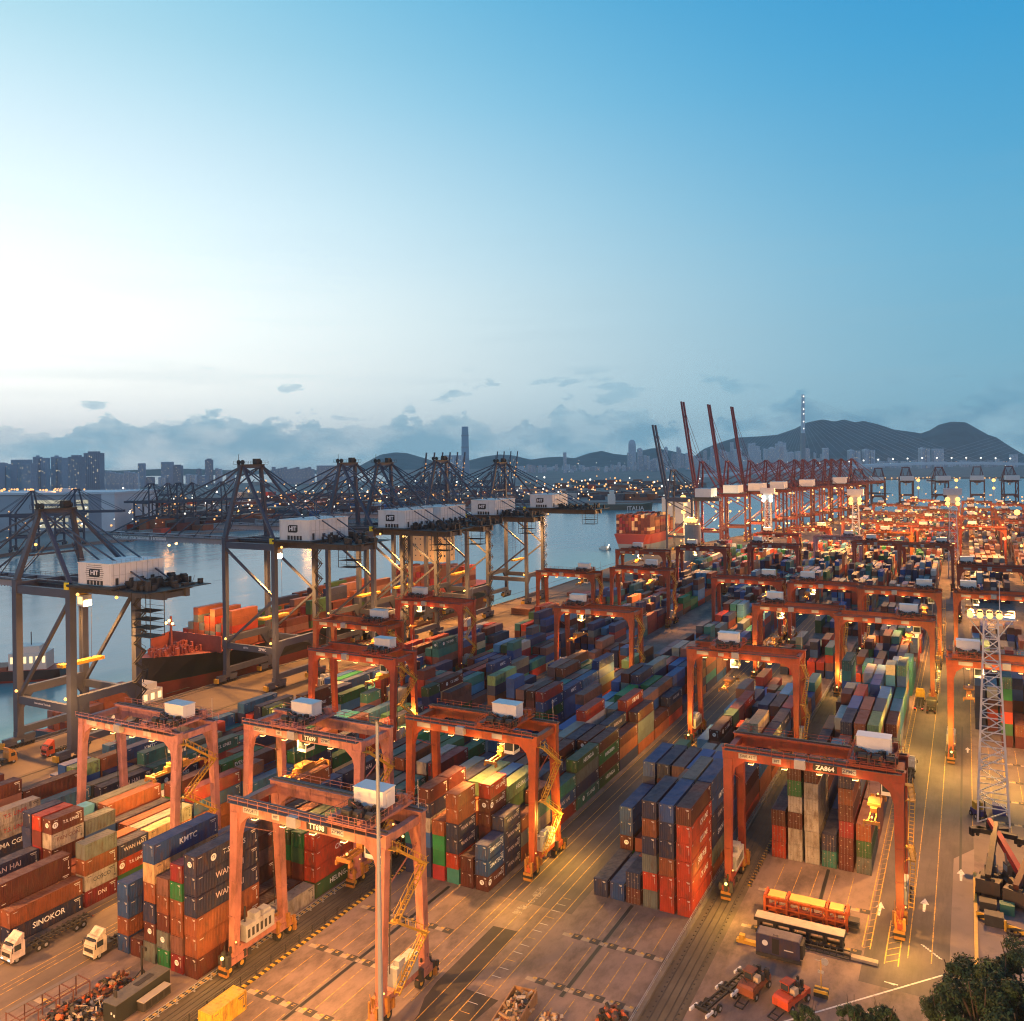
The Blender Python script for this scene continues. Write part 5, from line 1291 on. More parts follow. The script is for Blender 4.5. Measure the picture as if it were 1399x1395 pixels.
p = gp(152, 1352); heap('scrap_heap', 'red-brown broken machinery behind the cream truck\'s parking lane', 'scrap', (p.x, p.y, 0), 0, 1.6, 2.6, 1.9, 80, 8, [rusty, orp, dark, tan])
p = gp(150, 1398); t = thing('site_box', 'dark site box with dusty grey roof and hatch beside the runway railing', 'site box', (p.x, p.y, 0), R(3)); MB().box(-1.2, 1.2, 0, 9.0, 0, 2.5).build('wall', mat_once('black_green', (.018, .022, .020)), t); MB().box(-1.25, 1.25, -.05, 9.05, 2.5, 2.6).build('roof', mat_once('dusty_roof2', (.11, .105, .095), noise=.25), t); MB().box(-.5, .4, 4.2, 7.0, 2.6, 2.66).box(-.7, -.2, 1.2, 1.4, 2.6, 3.5).build('hatch', dark, t); MB().box(.2, .45, -.02, 0, 1.2, 1.5).box(.7, .95, -.02, 0, 1.0, 1.3).build('notice', white, t)
p = gp(192, 1385); t = thing('battery_cabinet', 'low cabinet with white top and dark vents beside the dark site box', 'cabinet', (p.x, p.y, 0), R(3)); MB().box(-.6, .6, 0, 4.6, .3, 1.5).build('cabinet_body', dark, t); MB().box(-.65, .65, -.05, 4.65, 1.5, 1.6).build('top', mat_once('pale_deck2', (.36, .33, .30)), t)
for k in range(4): MB().box(.6, .62, .4 + k * 1.05, 1.2 + k * 1.05, .5, 1.3).build('vent', black, t)
p = gp(194, 1333); t = thing('signal_post', 'short dark post with a tripod foot in front of the left stack', 'post', (p.x, p.y, 0)); m = MB().bar((0, 0, .2), (0, 0, 4.3), .22).bar((0, 0, 4.2), (.9, 0, 4.2), .16)
for a in range(3): m.bar((0, 0, 1.0), (math.cos(a * 2.1) * 1.0, math.sin(a * 2.1) * 1.0, 0), .12)
m.build('post', dark, t); MB().box(.8, 1.0, -.1, .1, 3.8, 4.2).build('signal_head', black, t)
p = gp(262, 1420); c = dict(x=p.x + .6, y=p.y + 1.6, z=.02, L=6.06, H=2.59, c='c', logo='', door=False, blk='B', bay=0, col=0, tier=1, n=1); PAL['c'] = (.62, .36, .035); o = container(c, 'lone yellow container cut by the bottom edge', group='lone containers'); PAL['c'] = (.58, .38, .20)
p = gp(702, 1392); heap('scrap_skip', 'open skip heaped with pale scrap lit orange at the bottom edge', 'scrap skip', (p.x, p.y, 0), R(6), 1.5, 4.2, 2.3, 260, 11, [pale, pale, tan, tan, dark, rusty], 1.6)
p = gp(752, 1398); heap('scrap_heap', 'small heap of sacks and boards beside the scrap skip', 'scrap', (p.x, p.y, 0), 0, 1.3, 1.6, 1.0, 60, 14, [tan, pale, rusty])
p = gp(838, 1400); heap('scrap_heap', 'dark heap with red and orange bits against the runway railing', 'scrap', (p.x, p.y, 0), 0, 2.0, 2.0, 2.0, 120, 17, [dark, black, orp, rusty])
p = gp(737, 1236)
# reach stackers and odds and ends at the right edge
def reach_stacker(label, loc, rz, colr):
    t = thing('reach_stacker', label, 'reach stacker', loc, rz, 'parked reach stackers'); MB().box(-1.7, 1.7, 0, 6.6, .9, 2.0).box(-1.8, 1.8, 4.8, 6.8, 1.2, 3.2).box(-.9, .9, 1.2, 4.6, 2.0, 2.5).build('chassis', paint, t, None, (.06, .045, .04))
    MB().bar((0, 6.2, 3.6), (0, -2.2, 7.4), .9, 1.1).bar((0, -1.5, 7.1), (0, -5.0, 8.6), .65, .8).build('boom', paint, t, None, colr); MB().bar((-.7, 3, 2.4), (-.5, 1.4, 5.6), .26).bar((.7, 3, 2.4), (.5, 1.4, 5.6), .26).build('hydraulic_ram', barm, t)
    MB().box(-3.2, 3.2, -5.6, -4.6, 6.4, 7.2).box(-3.2, -2.7, -5.6, -4.6, 5.8, 7.0).box(2.7, 3.2, -5.6, -4.6, 5.8, 7.0).bar((0, -5, 8.5), (0, -5.1, 7.2), .6).build('spreader', black, t)
    cb = MB().box(-.9, .9, 1.4, 3.0, 2.4, 4.2).build('cab', paint, t, None, (.10, .09, .085)); MB().box(-.8, .8, 1.37, 1.4, 3.0, 4.0).box(.9, .93, 1.6, 2.8, 3.0, 4.0).box(-.93, -.9, 1.6, 2.8, 3.0, 4.0).build('cab_window', mat_once('pale_glass', (.25, .33, .38), rough=.1), cb)
    for y, r_ in ((.9, .95), (5.4, .8)):
        for s in (-1, 1): MB().cyl((s * 1.2, y, r_), (s * 1.95, y, r_), r_, 16).cyl((s * 1.2, y, r_), (s * 1.97, y, r_), r_ * .5, 12, 1).build('wheel', [rubber, orp], t)
    q = random.Random(5); m = MB()
    for k in range(24): x, y = q.uniform(-1.6, 1.5), q.uniform(3.2, 6.4); a = q.uniform(.2, .6); m.box(x, x + a, y, y + a, 2.0, 2.2 + q.uniform(.1, 1.5))
    m.build('engine', dark, t); return t
p = gp(1372, 1205); reach_stacker('dark reach stacker with a red boom parked in front of the lattice mast', (p.x, p.y, 0), R(205), (.28, .02, .03))
p = gp(1352, 1215); reach_stacker('black reach stacker parked behind the yellow kerb', (p.x + .6, p.y + 2.5, 0), R(172), (.02, .02, .02))
p = gp(1392, 1222); reach_stacker('rust-brown reach stacker half cut by the right edge', (p.x + 1.5, p.y, 0), R(160), (.10, .03, .02))
p = gp(1346, 1118); t = thing('forklift', 'blue and yellow forklift beside the foot of the lattice mast', 'forklift', (p.x - .6, p.y - 1, 0), R(30)); MB().box(-.9, .9, 0, 2.6, .5, 1.6).build('body', paint, t, None, (.03, .03, .16)); MB().box(-.7, .7, .8, 2.2, 1.6, 3.0).build('cab', paint, t, None, (.5, .3, .02)); MB().bar((-.5, -.2, .1), (-.5, -.2, 3.8), .14).bar((.5, -.2, .1), (.5, -.2, 3.8), .14).bar((-.5, -1.4, .15), (-.5, -.2, .15), .12).bar((.5, -1.4, .15), (.5, -.2, .15), .12).build('fork_mast', black, t)
for y in (.4, 2.2):
    for s in (-1, 1): link('wheel', tyre_me, t, (s * .9, y, .5))
for k, (px, py, w, h, mm, lab, cat_) in enumerate(((1358, 1263, 2.6, 1.6, dark, 'black tool crate with lid near the yellow kerb end', 'crate'), (1376, 1248, 2.0, 1.5, mat('green_bin', (.03, .14, .10)), 'green steel bin behind the striped barrier', 'bin'), (1350, 1243, 2.4, 1.4, dark, 'dark crate by the reach stackers', 'crate'), (1365, 1112, 2.4, 1.8, mat('blue_cabinet', (.04, .05, .20)), 'blue cabinet between the lattice mast legs', 'cabinet'))):
    p = gp(px, py); o = MB().box(-w / 2, w / 2, -w * .35, w * .35, 0, h).box(-w / 2 - .06, w / 2 + .06, -w * .35 - .06, w * .35 + .06, h, h + .1).box(-w * .35, -w * .3, -w * .36, w * .36, .1, h).box(w * .3, w * .35, -w * .36, w * .36, .1, h).build(cat_, mm, None, (p.x, p.y, 0)); tag(o, lab, cat_)
p = gp(1372, 1268); o = MB().box(-.25, .25, -4.2, 4.2, 0, .9).build('striped_barrier', hazard, None, (p.x, p.y, .0)); o.rotation_euler = (0, 0, R(62)); tag(o, 'black and yellow striped barrier at the right edge', 'barrier')
p = gp(1385, 1277); m = MB(); 
for k in range(18):
    a, b_ = 2 * PI * k / 18, 2 * PI * (k + 1) / 18; m.bar((math.cos(a) * .75, math.sin(a) * .75, .25), (math.cos(b_) * .75, math.sin(b_) * .75, .25), .42, .45)
o = m.build('tyre', rubber, None, (p.x, p.y, 0)); tag(o, 'large loose tyre lying by the striped barrier', 'tyre')
p = gp(1374, 1272); o = MB().cyl((0, 0, 0), (0, 0, 1.6), .2, 10).build('bollard', yellow, None, (p.x, p.y, 0)); tag(o, 'yellow bollard beside the loose tyre', 'bollard')
# ---------------------------------------------------------------- trees
leafm = mat('leaf_green', objcol=True, rough=.6, noise=.5, nscale=.7, spec=.25)
lt_ = leafm.node_tree; pb = lt_.nodes['Principled BSDF']; lk_ = pb.inputs['Base Color'].links[0]; src_ = lk_.from_socket; ri = lt_.nodes.new('ShaderNodeNewGeometry'); mr_ = lt_.nodes.new('ShaderNodeMapRange'); mr_.inputs[3].default_value = .35; mr_.inputs[4].default_value = 1.9; lt_.links.new(ri.outputs['Random Per Island'], mr_.inputs[0]); mx_ = lt_.nodes.new('ShaderNodeMix'); mx_.data_type = 'RGBA'; mx_.blend_type = 'MULTIPLY'; mx_.inputs[0].default_value = 1; lt_.links.new(src_, mx_.inputs[6]); lt_.links.new(mr_.outputs[0], mx_.inputs[7]); lt_.links.new(mx_.outputs[2], pb.inputs['Base Color']); bark = mat('bark', (.06, .045, .035), rough=.9, noise=.3)
def crown_mesh(seed, rx, rz, n=9000):
    q = random.Random(seed); m = MB(); cl = []
    for k in range(30):
        a = q.uniform(0, 2 * PI); u = q.uniform(-.6, 1); s = math.sqrt(max(0, 1 - u * u)) if u > 0 else 1; r_ = rx * q.uniform(.45, .95) * s; cl.append((math.cos(a) * r_ * q.uniform(.8, 1.2), math.sin(a) * r_ * q.uniform(.8, 1.2), u * rz * .85, q.uniform(.5, 1.35)))
    for k in range(n):
        cx, cy, cz, cr_ = cl[k % len(cl)]; d = Vector((q.gauss(0, 1), q.gauss(0, 1), q.gauss(.35, .8))).normalized() * cr_ * (q.uniform(.55, 1.0) if k % 5 else q.uniform(.9, 1.35)); c = Vector((cx, cy, cz)) + d
        nn_ = (d.normalized() + Vector((q.uniform(-.7, .7), q.uniform(-.7, .7), q.uniform(-.4, .9)))).normalized(); u = nn_.orthogonal().normalized(); v = nn_.cross(u); s = q.uniform(.07, .17); a = q.uniform(0, PI); u, v = u * math.cos(a) + v * math.sin(a), v * math.cos(a) - u * math.sin(a)
        m.quad(c - u * s * 1.5, c - v * s * .7, c + u * s * 1.5, c + v * s * .7)
    return m.mesh('crown', leafm)
CR = [crown_mesh(k, 3.6 + k * .3, 3.2) for k in range(3)]
trm = MB(); 
def trunk_mesh():
    m = MB().cyl((0, 0, 0), (.1, 0, 4.2), .34, 9, 0, .24); q = random.Random(2)
    for k in range(9): a = k * .7; m.cyl((.1, 0, 3.2 + k * .15), (math.cos(a) * 2.4, math.sin(a) * 2.4, 6.5 + q.uniform(-.6, 1.6)), .14, 6, 0, .05)
    return m.mesh('trunk', bark)
TRK = trunk_mesh()
for k, (px, ptop, pyb, s, col_, lab) in enumerate(((1322, 1318, 1470, 1.05, (.020, .045, .018), 'big dark green tree at the bottom right, nearest the white line'), (1368, 1326, 1500, 1.1, (.035, .060, .020), 'brighter green tree behind the big dark one, bottom right'), (1402, 1296, 1460, 1.05, (.028, .050, .020), 'tallest tree cut by the right edge'), (1290, 1364, 1490, .62, (.025, .048, .018), 'low bushy tree left of the big dark one'), (1395, 1352, 1560, 1.2, (.022, .045, .018), 'dark tree in the bottom right corner'),
        (1104, 1379, 1470, .42, (.022, .05, .02), 'leftmost low bush top at the bottom edge'), (1166, 1376, 1478, .5, (.022, .05, .02), 'small bush top between two others at the bottom edge'), (1210, 1377, 1474, .5, (.024, .052, .02), 'rightmost small bush top at the bottom edge, by the dashed line'), (1345, 1346, 1540, 1.0, (.018, .04, .016), 'dark low tree in front of the big one, bottom right'))):
    p = gp(px, pyb); dpt = p.x * _f.x + p.y * _f.y; H = at(px, ptop, dpt).z
    t = thing('broadleaf_tree', lab, 'tree', (p.x, p.y, 0), k * 1.3, 'trees at the bottom edge'); hz_ = max(.4, (H - 3.1 * s) / 6.0); link('trunk', TRK, t).scale = (s, s, hz_); link('crown', CR[k % 3], t, (0, 0, H - 3.1 * s), col_).scale = (s, s, s)
# ---------------------------------------------------------------- ships and boats
hullblack = mat('black_hull', (.018, .018, .022), rough=.45, noise=.15, nscale=.3); hullred = mat('red_antifouling', (.20, .035, .025), rough=.6, noise=.2, nscale=.2); deckred = mat('red_deck_paint', (.33, .075, .05), rough=.6, noise=.2, nscale=.4); shipwhite = mat('ship_white', (.72, .68, .60), rough=.5, noise=.06)
hullgreen = mat('green_hull', (.03, .075, .065), rough=.5); hullblue = mat('blue_hull', (.06, .09, .16), rough=.5)
def hull(name, mt, parent, Lh, B, z0, zb, zd, flare=1.0):
    """bow at y=0 pointing to -Y; sections from bow to stern; water line z0, boot top zb, deck zd"""
    secs = []; ys = [0, .015, .04, .08, .14, .22, .5, .85, .95, 1.0]; bt = [.02, .18, .42, .68, .88, .98, 1, 1, .97, .86]; bb = [.0, .02, .1, .3, .58, .84, 1, 1, .85, .55]
    v = []; f = []; mi = []
    for k, u in enumerate(ys):
        y = u * Lh; zdk = zd + (2.2 * max(0, 1 - u / .14))
        for z, w, ysh in ((z0 - 1, bb[k] * .9, .03 if k == 0 else 0), (zb, bb[k] * .6 + bt[k] * .4, .015 if k == 0 else 0), (zdk, bt[k], 0)):
            for s in (-1, 1): v.append((s * w * B / 2, y + ysh * Lh, z))
    for k in range(len(ys) - 1):
        a, b_ = k * 6, k * 6 + 6
        for s in (0, 1):
            for r_ in (0, 2):
                q = (a + r_ + s, b_ + r_ + s, b_ + r_ + 2 + s, a + r_ + 2 + s); f.append(q if s else q[::-1]); mi.append(0 if r_ else 1)
        f.append((a + 4, a + 5, b_ + 5, b_ + 4)); mi.append(2)
    e = (len(ys) - 1) * 6
    f += [(e, e + 1, e + 3, e + 2), (e + 2, e + 3, e + 5, e + 4)]; mi += [1, 0]; f += [(1, 0, 2, 3), (3, 2, 4, 5)]; mi += [1, 0]
    me = bpy.data.meshes.new(name); me.from_pydata(v, [], f)
    for m_ in mt: me.materials.append(m_)
    me.polygons.foreach_set('material_index', mi); me.update(); return link(name, me, parent)
DECK = []
def deckstack(x, y, z, n, cols, L=12.19, W=2.44, seed=0):
    q = random.Random(seed)
    for i in range(n): DECK.append(dict(x=x, y=y, z=z + i * 2.6, L=L, H=2.58, c=q.choice(cols), W=W))
t = thing('container_ship', 'black-hulled container ship moored along the quay with orange-lit deck stacks', 'container ship', (-237.5, 186, 0)); hl = hull('hull', [hullblack, hullred, deckred], t, 215, 27, ZW, 2.0, 9.0)
MB().prism([(16, 9.2), (24, 9.2), (24, 14.6), (16, 13.4)], 0, -12.8, -12.4).prism([(24.0, 9.2), (24.4, 9.2), (24.4, 14.8), (24.0, 14.8)], 0, -12.6, 12.6).build('breakwater', deckred, t)
m = MB(); q = random.Random(21)
for k in range(90): x, y = q.uniform(-6, 6) * .9, q.uniform(4, 22); a = q.uniform(.2, 1.0); m.box(x, x + a, y, y + q.uniform(.2, 1.4), 10.8 - max(0, y - 6) * .06, 11.3 + q.uniform(0, 1.6))
struct(m.build('mooring_winch', deckred, t), 'stuff')
MB().bar((0, 14, 10), (0, 14, 22.5), .8, .8, 0, .5, .5).bar((-2, 14, 19.5), (2, 14, 19.5), .3).bar((-1.5, 13.5, 21), (1.5, 13.5, 21), .25).build('foremast', deckred, t)
for x in (-1.6, 0, 1.6): lampball((x, 13.3, 20.2 + (.9 if x == 0 else 0)), .5, lit, 'mast_lamp', t)
ss = MB().box(-13, 13, 138, 149, 5, 23.6).box(-15.5, 15.5, 137, 143, 23.6, 26.6).box(-9, 9, 139, 147, 26.6, 29).box(-3, 3, 149, 156, 8, 26); so = ss.build('superstructure', mat_once('lit_ship_cream', (.72, .52, .28), rough=.5), t)  # the yellow lamp light on the superstructure is put into this cream
m = MB()
for k in range(6):
    for j in range(9): m.box(-12 + j * 2.9, -11.45 + j * 2.9, 137.94, 137.99, 7.5 + k * 2.75, 8.05 + k * 2.75)
    for j in range(3): m.box(13.01, 13.06, 139 + j * 3.4, 140 + j * 3.4, 7.5 + k * 2.75, 8.4 + k * 2.75)
m.build('porthole_row', glass, so); m = MB()
for j in range(12): m.box(-14.6 + j * 2.5, -12.5 + j * 2.5, 136.92, 136.98, 24.6, 26)
m.build('bridge_window', dark, so); MB().bar((0, 143, 29), (0, 143, 36), .5).bar((-3, 143, 33), (3, 143, 33), .25).build('radar_mast', shipwhite, so)
OC = 'oodrddddpokemn'
for b in range(7):
    y = 186 + 30 + b * 13.4; n = (4, 2, 2, 3, 4, 4, 4)[b]
    for k in range(9): deckstack(-237.5 - 11.6 + k * 2.75, y, 9.4, max(0, n - (1 if k < 2 else 0) + ((k * 7 + b) % 3 - 1)), OC if b != 0 else 'ooyr', seed=b * 20 + k)
for b in range(3):
    y = 186 + 158 + b * 13.4
    for k in range(9): deckstack(-237.5 - 11.6 + k * 2.75, y, 9.4, (5, 4, 4)[b] - (k + b) % 2, 'rrdmobp', seed=300 + b * 20 + k)
for k, (x, y, z) in enumerate(((-233, 216, 20.5), (-240, 216, 19))): lampball((x, y - .6, z), .9, lit, 'deck_lamp').parent = t; t.children[-1].location = (x + 237.5, y - 186.6, z)
# ship by the red cranes, stern towards the camera
t = thing('container_ship', 'container ship with red topsides and grey hull lit orange at the red cranes', 'container ship', (-246, 868, 0), PI); hull('hull', [mat('red_topside', (.36, .05, .035)), mat('grey_hull', (.26, .26, .27)), deckred], t, 200, 32, ZW, 3, 11)
for b in range(5):
    for k in range(11): deckstack(-246 - 13.6 + k * 2.72, 676 + b * 14, 11.2, (6, 6, 5, 6, 4)[b] - (k * 5 + b) % 2, 'oddocmddo', seed=500 + b * 20 + k)
MB().box(-14, 14, 60, 72, 11, 36).build('superstructure', shipwhite, t)
# small vessels
def small_ship(name, label, cat, loc, rz, Lh, B, hm, house, zd=2.5, extra=None, win=True):
    t = thing(name, label, cat, loc, rz); hull('hull', [hm, hullred, deckred], t, Lh, B, ZW, ZW + .8, ZW + zd)
    a, b_, h = house; ho = MB().box(-B * .36, B * .36, a * Lh, b_ * Lh, ZW + zd, ZW + zd + h).box(-B * .3, B * .3, a * Lh + .1 * (b_ - a) * Lh, b_ * Lh - .2 * (b_ - a) * Lh, ZW + zd + h, ZW + zd + h * 1.4).build('deckhouse', shipwhite, t)
    MB().bar((0, (a + b_) / 2 * Lh, ZW + zd + h * 1.4), (0, (a + b_) / 2 * Lh, ZW + zd + h * 2.2), .25).build('mast', dark, t)
    if win:
        m = MB(); n = max(2, int((b_ - a) * Lh / 2))
        for k in range(n): y = a * Lh + (k + .3) * (b_ - a) * Lh / n; m.box(B * .36 + .01, B * .36 + .06, y, y + (b_ - a) * Lh / n * .5, ZW + zd + h * .4, ZW + zd + h * .8)
        m.build('window', litwin, ho)
    return t
cp_ = gp(74, 926, ZW); s_ = small_ship('coaster', 'dark coaster with lit deckhouse passing behind the low quay crane', 'ship', (cp_.x - 34, cp_.y - 26, 0), R(-52), 46, 11, hullblack, (.62, .9, 6), 4.2)
m = MB().box(-4.4, 4.4, 8, 28, ZW + 4.2, ZW + 5.6); m.build('cargo_hatch', mat_once('hatch_red', (.30, .10, .06), noise=.2), s_)
small_ship('barge', 'feeder barge with stacked boxes below the low quay crane', 'barge', (-232, 148, 0), 0, 44, 11, hullblue, (.74, .92, 5), 2.5)
for b in range(2):
    for k in range(3): deckstack(-235 + k * 2.9, 155 + b * 12.6, ZW + 2.6, 3 if b else 2, 'dpook', seed=700 + b * 9 + k)
p = gp(840, 752, ZW); small_ship('tugboat', 'small white tug with bright deck lamps on open water', 'tugboat', p, R(64), 26, 8, hullblack, (.3, .66, 4.2), 2.2)
tug = [o for o in COL.objects if o.name.startswith('tugboat')][0]
for k in range(3): lampball((k * 1.6 - 1.6, 7 + k, ZW + 7 + k), .6, farwhite, 'deck_lamp', tug)
p = gp(822, 709, ZW); small_ship('barge', 'low dark barge out on the water right of the grey cranes', 'barge', p, R(-62), 58, 12, hullblue, (.7, .9, 6), 2.5)
p = gp(210, 742, ZW); small_ship('barge', 'long dark barge beneath the boom with lettering', 'barge', p + Vector((-40, 0, 0)), R(-62), 70, 14, hullblack, (.85, .95, 4), 4)
p = gp(873, 694, ZW); small_ship('launch', 'tiny white launch in front of the green-hulled ship', 'boat', p, R(60), 22, 6, shipwhite, (.3, .7, 4), 2)
# green-hulled ship seen side-on, far out
p = gp(770, 697, ZW); dd = gp(892, 696, ZW) - p; t = thing('cargo_ship', 'long dark green ship lettered ITALIA lying across the channel', 'ship', p + dd * 1.0, math.atan2(dd.y, dd.x) + PI / 2); Lg = dd.length; hull('hull', [hullgreen, hullgreen, hullgreen], t, Lg, 26, ZW, ZW + 2, ZW + 14)
MB().box(-11, 11, Lg * .42, Lg * .5, 8, 24).box(-9, 9, Lg * .43, Lg * .48, 24, 30).build('superstructure', shipwhite, t); o = text('lettering', 'ITALIA', (-13.1, Lg * .2, 2.5), '+X', 9, t, (.6, .62, .6), .02); o.rotation_euler = (PI / 2, 0, -PI / 2)
# ---------------------------------------------------------------- far shore, towers, hills, bridge
shore = mat('far_shore_ground', (.26, .22, .20), rough=.85, noise=.3, nscale=.01)
towerm = [mat('tower_' + n_, c, rough=.8, noise=.10, nscale=.02) for n_, c in (('grey', (.44, .46, .52)), ('pale', (.70, .71, .75)), ('pinkish', (.66, .60, .62)), ('dark', (.32, .33, .38)))]
hillm = mat('hill_green', (.06, .105, .11), rough=.9, noise=.6, nscale=.006)
def land(name, pts, far, h=2.0):
    a = [gp(x, y, ZW) for x, y in pts]; b_ = [at(pts[-1][0] + 60, 640, far), at(pts[0][0] - 60, 640, far)]; poly = a + [Vector((v.x, v.y, 0)) for v in b_]; n = len(poly); m = MB()
    m.v = [(v.x, v.y, ZW + h) for v in poly] + [(v.x, v.y, ZW - 1) for v in poly]; m.f = [tuple(range(n))[::-1]] + [(i, (i + 1) % n, n + (i + 1) % n, n + i) for i in range(n)]; m.m = [0] * (n + 1)
    me = m.mesh(name, shore)
    if me.polygons[0].normal.z < 0: me.flip_normals()
    struct(link(name, me))
land('far_shore', [(-60, 772), (60, 752), (120, 745), (250, 733), (400, 718), (550, 703), (660, 692), (790, 689), (900, 687), (960, 684)], 3400, 3.0)
land('island_shore', [(560, 664), (760, 662), (1000, 660), (1180, 656), (1300, 654), (1460, 653)], 9000, 4.0)
BT = MB().box(-.5, .5, -.5, .5, 0, 1)
winline = mat('tower_window_band', (.36, .38, .43), rough=.3)
def tower_mesh(kind):
    m = MB().box(-.5, .5, -.5, .5, 0, 1)
    if kind == 1: m.box(-.3, .3, -.3, .3, 1, 1.04)
    if kind == 2: m = MB().box(-.5, -.08, -.5, .5, 0, 1).box(.08, .5, -.5, .5, 0, .97).box(-.08, .08, -.3, .3, 0, .95).box(-.35, -.2, -.2, .2, 1, 1.035)
    for k in range(7): m.box(-.42 + k * .125, -.37 + k * .125, -.512, -.5, .02, .96, 1); m.box(-.512, -.5, -.42 + k * .125, -.37 + k * .125, .02, .96, 1)
    qq = random.Random(kind * 5 + 1)
    for k in range(16): u, z = qq.randint(0, 6), qq.uniform(.05, .92); x = -.42 + u * .125; m.box(x, x + .05, -.52, -.512, z, z + .02, 2)
    return m
tlit = mat('tower_lit_window', (1, .8, .5), emit=(1.0, .74, .42), estr=.9)
TM = {(k, j): tower_mesh(k).mesh('tower', [towerm[j], winline, tlit]) for k in range(3) for j in range(4)}
TW = {k: (MB().box(-.5, .5, -.5, .5, 0, 1)) for k in range(1)}
def tower(px, ytop, w, dist, kind, j, label, group, base=656, name='tower_block'):
    p = at(px, base, dist); q_ = at(px, ytop, dist); h = q_.z - ZW; wm_ = w * dist / CAM_F
    o = link(name, TM[(kind, j)], None, (p.x, p.y, ZW)); o.scale = (wm_, wm_ * .8, h); o.rotation_euler = (0, 0, CAM_TH + rng.uniform(-.25, .25)); return tag(o, label, 'tower block', group)
rng = random.Random(99)
for k, (px, yt, w, kd) in enumerate(((-6, 632, 18, 0), (12, 634, 16, 2), (30, 628, 20, 0), (40, 633, 14, 0), (57, 624, 17, 2), (82, 624, 17, 2), (105, 624, 17, 1), (129, 619, 21, 1))): tower(px, yt, w, 2300 + (k % 3) * 90, kd, 3 if k > 5 else 0, f'dark slab tower block on the left skyline, {ORD[k]} from the left edge', 'left skyline towers')
for k in range(7): tower(148 + k * 6.4, 644 + (k * 5) % 4, 6.5, 2500, 0, 1, f'pale mid-height block right of the tallest left tower, {ORD[k]} in its row', 'pale blocks on the left skyline')
for k, (px, yt, w) in enumerate(((194, 633, 8), (205, 652, 10), (222, 652, 9), (229, 631, 13), (243, 636, 12), (262, 648, 14), (276, 650, 16), (286, 628, 10), (299, 640, 8), (315, 644, 10), (272, 641, 6))): tower(px, yt, w, 3000 + k * 20, k % 3, (0, 3, 1)[k % 3], f'slim distant tower left of the grey crane apex, {ORD[k]} from the left', 'distant left towers')
for k in range(14): tower(374 + k * 4.1, 638 + (k * 7) % 4, 4.4, 3100, 0, 0, 'grey slab block in the long row behind the second crane', 'slab row behind the cranes')
for k in range(9): tower(436 + k * 5.5, 636 + (k * 5) % 5, 6, 3200, 0, 0, 'grey slab block in the row between the crane apexes', 'slab row between the cranes')
# the supertall tower and its neighbours
p = at(636, 656, 5200); q_ = at(636, 583, 5200); t = thing('skyscraper', 'tall slender glass skyscraper left of centre on the skyline', 'skyscraper', (p.x, p.y, ZW), CAM_TH); h = q_.z - ZW; glassy = mat('sky_glass', (.36, .46, .54), rough=.35, spec=.5)
MB().prism([(-24, 0), (24, 0), (23, h * .4), (20, h), (-18, h), (-22, h * .4)], 1, -20, 20).build('shaft', glassy, t); m = MB()
for f_ in (.3, .55, .8): m.box(-23, 23, -20.4, 20.4, h * f_, h * f_ + 7)
m.build('plant_floor', winline, t)
for k, (px, yt, w) in enumerate(((612, 622, 8), (624, 622, 16), (600, 640, 10), (586, 640, 8))): tower(px, yt, w, 5150, 0, 1, f'glass tower beside the tall skyscraper, {ORD[k]} from it', 'towers by the skyscraper')
p = at(864, 656, 7000); q_ = at(864, 601, 7000); t = thing('skyscraper', 'tall pale skyscraper with rounded crown in front of the hills', 'skyscraper', (p.x, p.y, ZW), CAM_TH); h = q_.z - ZW
MB().box(-28, 28, -25, 25, 0, h * .86).box(-24, 24, -22, 22, h * .86, h * .95).box(-15, 15, -14, 14, h * .95, h).build('shaft', towerm[1], t); m = MB()
for k in range(6): m.box(-24 + k * 9, -21 + k * 9, -25.4, -25, 10, h * .84)
m.build('window_band', winline, t)
p = at(852, 656, 6900)
for k in range(230):                                        # the dense island shore
    px = 690 + (k * 9.17 + rng.uniform(0, 6)) % 712; d = rng.uniform(4800, 6800); u = (px - 690) / 708
    yt = 641 - rng.uniform(0, 10) - (16 if .24 < u < .62 else 0) * rng.uniform(.1, 1.5) - (4 if u > .62 else -2) * rng.uniform(0, 1.6)
    if px < 830: yt += 2
    tower(px, yt, rng.uniform(3.0, 7.5), d, rng.randint(0, 2), rng.choice((1, 1, 1, 0, 2)), 'pale distant high-rise on the island shore below the hills', 'high-rises on the island shore')
for k, (px, yt, w) in enumerate(((1128, 612, 7), (1167, 615, 14), (1187, 614, 14), (1263, 612, 12), (1278, 613, 7), (1286, 613, 6), (1062, 606, 5), (772, 618, 4), (1385, 621, 8))): tower(px, yt, w, 4700, 2 if w > 9 else 0, 1, f'pale tall block rising clear of the island shore, {ORD[k]} of those', 'tall island blocks')
for k in range(26): px = 1000 + (k * 37 % 75); tower(px, 606 + rng.uniform(-3, 14), rng.uniform(3, 5), 7200, 0, 1, 'pale hillside house block high on the ridge', 'hillside blocks', base=618 + rng.uniform(0, 10))
